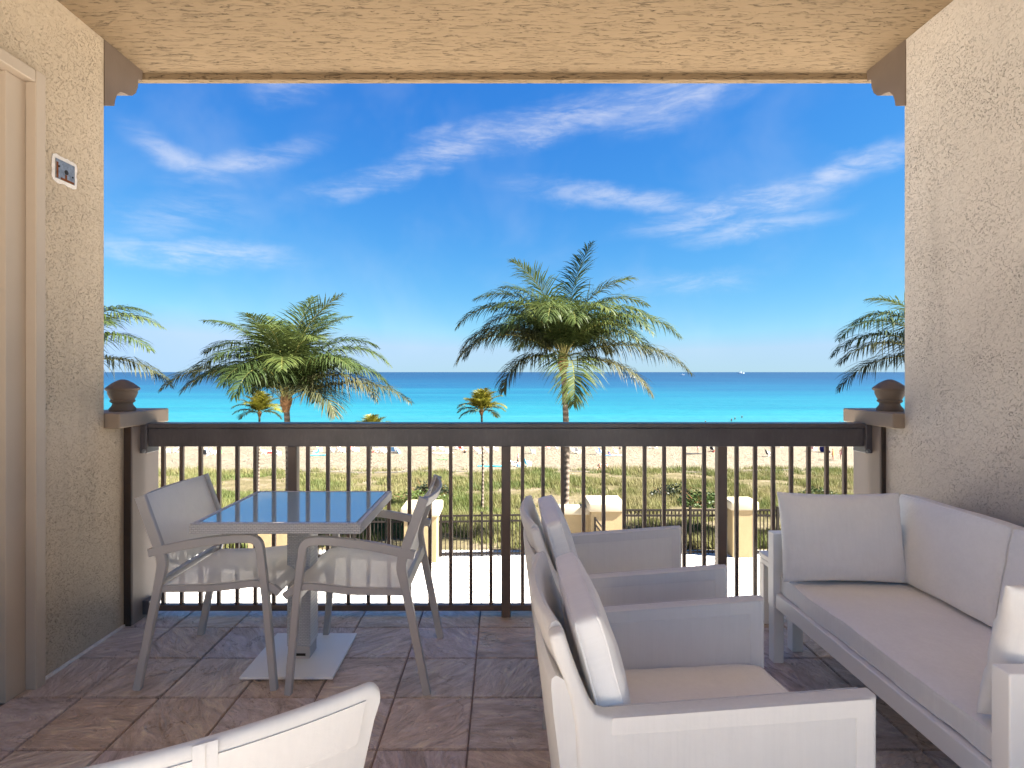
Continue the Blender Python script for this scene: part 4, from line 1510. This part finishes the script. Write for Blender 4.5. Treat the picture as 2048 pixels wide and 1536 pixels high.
def beach_chair(color):
    o = thing('beach_chair', 'x', 'chair')
    for s in (-.28, .28):
        b = BM()
        tube(b, fillet([(.32, s, 0), (-.30, s, .52), (-.42, s, .86)], .05, 3), .014, 6)
        tube(b, [(-.30, s, 0), (.10, s, .30), (.30, s, .34)], .014, 6)
        tube(b, [(.28, s, .52), (-.25, s, .50)], .018, 6)
        tube(b, [(.28, s, .52), (.24, s, .0)], .014, 6)
        link('side_frame', b, 'white_metal', o)
    b = BM()
    sheet(b, [[(x, -.27 + .54 * k / 6, z - .03 * (1 - (k / 3 - 1) ** 2)) for k in range(7)] for x, z in ((.30, .32), (.1, .27), (-.12, .26), (-.22, .30))], .008, (0, 0, 1))
    link('seat', b, color, o)
    b = BM()
    sheet(b, [[(x - .03 * (1 - (k / 3 - 1) ** 2), -.27 + .54 * k / 6, z) for k in range(7)] for x, z in ((-.23, .31), (-.30, .52), (-.36, .70), (-.43, .88))], .008, (1, 0, .2))
    link('backrest', b, color, o)
    return o


protos = {}
seen_lab = {}
CH = [(336, 905, 'cloth_white', 'blue-white', 30), (352, 905, 'cloth_black', '', 200), (418, 908, 'cloth_sky', '', 0), (428, 908, 'cloth_white', '', 10), (410, 911, 'cloth_black', '', 100), (527, 908, 'cloth_green', '', 20), (556, 910, 'cloth_white', '', 60),
      (640, 904, 'cloth_green', '', 0), (632, 911, 'cloth_teal', '', 170), (665, 905, 'cloth_black', '', 0), (678, 903, 'cloth_red', '', 30), (686, 905, 'cloth_pink', '', 10), (707, 903, 'cloth_red', '', 0), (714, 902, 'cloth_red', '', 20),
      (752, 905, 'cloth_black', '', 0), (764, 905, 'cloth_white', '', 20), (772, 906, 'cloth_white', '', 30), (787, 906, 'cloth_sky', '', 80), (868, 900, 'cloth_navy', '', 0), (882, 900, 'cloth_pink', '', 10), (893, 905, 'cloth_navy', '', 10),
      (912, 899, 'cloth_black', '', 0), (922, 900, 'cloth_red', '', 60), (952, 903, 'cloth_red', '', 0), (960, 908, 'cloth_red', '', 200), (975, 906, 'cloth_black', '', 0), (992, 902, 'cloth_sky', '', 0), (1028, 932, 'cloth_sky', '', 0),
      (1056, 931, 'cloth_teal', '', 20), (1066, 908, 'cloth_teal', '', 10), (1096, 897, 'cloth_red', '', 0), (1112, 898, 'cloth_black', '', 0), (1145, 904, 'cloth_black', '', 0), (1156, 906, 'cloth_white', '', 40),
      (1196, 908, 'cloth_sky', '', 0), (1204, 908, 'cloth_sky', '', 12), (1232, 907, 'cloth_white', '', 0), (1298, 897, 'cloth_black', '', 0), (1310, 897, 'cloth_black', '', 40), (1426, 902, 'cloth_black', '', 30), (1538, 914, 'cloth_black', '', 0), (1561, 897, 'cloth_black', '', 20), (1628, 903, 'cloth_pink', '', 10)]
SPECIAL = {(1028, 932): 'low light blue beach chair beside the light blue cooler', (1056, 931): 'low teal beach chair at the edge of the dune grass', (1066, 908): 'low teal beach chair standing alone on open sand',
           (632, 911): 'low teal beach chair next to the teal towel', (527, 908): 'low green beach chair beside the red cooler', (640, 904): 'low green beach chair behind the teal towel',
           (1628, 903): 'low pink beach chair beside the tipped dark blue umbrella', (787, 906): 'low light blue beach chair under the tipped light blue umbrella', (1232, 907): 'low white beach chair at the end of the bright blue towel',
           (686, 905): 'low pink beach chair between red chairs and a seated person', (882, 900): 'low pink beach chair between two navy blue chairs', (1538, 914): 'low black beach chair standing alone on trampled sand',
           (1426, 902): 'low black beach chair near the dark blanket', (410, 911): 'low black beach chair in front of the light blue and white ones', (893, 905): 'low navy blue beach chair behind the white towel', (868, 900): 'low navy blue beach chair farther back from the white towel'}
cname = {'cloth_white': 'white', 'cloth_black': 'black', 'cloth_sky': 'light blue', 'cloth_green': 'green', 'cloth_teal': 'teal', 'cloth_red': 'red', 'cloth_pink': 'pink', 'cloth_navy': 'navy blue'}
for px, py, c_, _, rz in CH:
    Y = ybeach(py)
    p = at(px, py, Y)
    if c_ not in protos:
        o = beach_chair(c_)
        protos[c_] = o
    else:
        o = copy_tree(protos[c_])
    o.location = (p.x, Y, ground(p.x, Y) - .01)
    o.rotation_euler = (0, 0, R(rz))
    o.scale = (1.2, 1.2, 1.2)
    o['label'] = SPECIAL.get((px, py), 'low %s folding beach chair standing on the sand' % cname[c_])
    o['group'] = '%s beach chairs on the sand' % cname[c_]


def towel(px, py, mat, label, w=1.9, d=.9, rz=0.0):
    Y = ybeach(py)
    p = at(px, py, Y)
    b = BM()
    sheet(b, [[(-w / 2 + w * k / 10, -d / 2 + d * q / 5, .03 + .02 * math.sin(k * 1.3 + q)) for k in range(11)] for q in range(6)], .02, (0, 0, 1))
    o = link('beach_towel', b, mat, None, loc=(p.x, Y, ground(p.x, Y) + .02), rot=(R(-4.5), 0, rz))
    tag(o, label, 'towel', 'towels on the sand')


towel(1226, 911, 'cloth_sky', 'bright blue towel under the person in navy clothes', 3.0, 1.2)
towel(980, 934, 'cloth_teal', 'teal towel spread at the edge of the dune grass', 3.0, 1.2)
towel(637, 912, 'cloth_teal', 'teal towel beside the teal beach chair', 3.0, 1.2, .3)
towel(1388, 908, 'cloth_black', 'dark blanket spread on the open sand', 2.6, 1.2)
towel(886, 908, 'cloth_white', 'white towel in front of the navy blue chairs', 3.2, 1.4)
towel(885, 918, 'cloth_green', 'olive green towel alone on the sand', 1.6, .8)


def cooler(px, py, mat, label):
    Y = ybeach(py)
    p = at(px, py, Y)
    o = thing('cooler', label, 'cooler', (p.x, Y, ground(p.x, Y) - .02), R(15), 'coolers on the beach')
    bx('body', mat, o, -.34, .34, -.22, .22, 0, .40, .03)
    bx('lid', 'cloth_white', o, -.35, .35, -.23, .23, .402, .47, .02)
    b = BM()
    sweep(b, fillet([(-.37, 0, .30), (-.37, 0, .56), (.37, 0, .56), (.37, 0, .30)], .06, 4), .03, .02, (0, 1, 0))
    link('handle', b, 'cloth_white', o)


cooler(540, 907, 'cloth_red', 'red cooler with white lid beside the green beach chair')
cooler(1040, 932, 'cloth_sky', 'light blue cooler with white lid by the walking person')


def parasol(px, py, mat, label, tilt=0.0, h=2.0):
    Y = ybeach(py)
    p = at(px, py, Y)
    o = thing('beach_umbrella', label, 'umbrella', (p.x, Y, ground(p.x, Y) - .2), R(20), 'umbrellas on the beach')
    b = BM()
    tube(b, [(0, 0, 0), (0, 0, h)], .02, 6)
    link('pole', b, 'white_metal', o, rot=(0, R(tilt), 0))
    b = BM()
    n = 16
    top = b.verts.new((0, 0, .42))
    prev = None
    rings = []
    for q, (r_, z) in enumerate(((.35, .38), (.7, .25), (1.0, .05))):
        rings.append([b.verts.new((r_ * (1 if j % 2 == 0 else .965) * math.cos(2 * math.pi * j / n), r_ * (1 if j % 2 == 0 else .965) * math.sin(2 * math.pi * j / n), z + (0 if j % 2 == 0 else .02))) for j in range(n)])
    for j in range(n):
        b.faces.new((top, rings[0][j], rings[0][(j + 1) % n]))
        for r0, r1 in zip(rings, rings[1:]):
            b.faces.new((r0[j], r1[j], r1[(j + 1) % n], r0[(j + 1) % n]))
    c = link('canopy', b, mat, o, rot=(0, R(tilt), 0))
    c.location = Matrix.Rotation(R(tilt), 3, 'Y') @ Vector((0, 0, h - .40))


parasol(1645, 905, 'cloth_navy', 'dark blue beach umbrella tipped low beside the pink chair', 58, 1.0)
parasol(790, 906, 'cloth_sky', 'light blue beach umbrella tipped low beside the white chairs', 62, .9)
parasol(432, 906, 'cloth_green', 'green beach umbrella tipped low among the light blue chairs', 60, 1.0)


def boat(px, Y, L, label):
    x = (px - 1005) * Y / 1135
    o = thing('motor_boat', label, 'boat', (x, Y, -13.0), R(random.uniform(-20, 20)), 'boats near the horizon')
    b = BM()
    secs = []
    for u, w, z in ((-.5, .16, .10), (-.2, .18, .10), (.2, .15, .12), (.4, .08, .15), (.5, .01, .18)):
        secs.append([b.verts.new((u * L, w * L, z * L)), b.verts.new((u * L, -w * L, z * L)), b.verts.new((u * L, -w * .6 * L, -.05 * L)), b.verts.new((u * L, w * .6 * L, -.05 * L))])
    for s0, s1 in zip(secs, secs[1:]):
        for j in range(4):
            b.faces.new((s0[j], s0[(j + 1) % 4], s1[(j + 1) % 4], s1[j]))
    b.faces.new(secs[0])
    b.faces.new(secs[-1])
    link('hull', b, 'boat_white', o)
    bx('cabin', 'boat_white', o, -.18 * L, .12 * L, -.10 * L, .10 * L, .105 * L, .26 * L, .01 * L)
    b = BM()
    for sx in (-.15, .1):
        for sy in (-.08, .08):
            tube(b, [(sx * L, sy * L, .26 * L), (sx * L, sy * L, .40 * L)], .006 * L, 5)
    box(b, -.2 * L, .15 * L, -.11 * L, .11 * L, .40 * L, .415 * L)
    link('hardtop', b, 'boat_white', o)


boat(1264, 1450, 14, 'white motor boat just beyond the tallest palm crown')
boat(1365, 2800, 16, 'small white motor boat alone on the dark water below the horizon')
boat(1482, 5200, 56, 'white cabin boat farthest out on the horizon line')
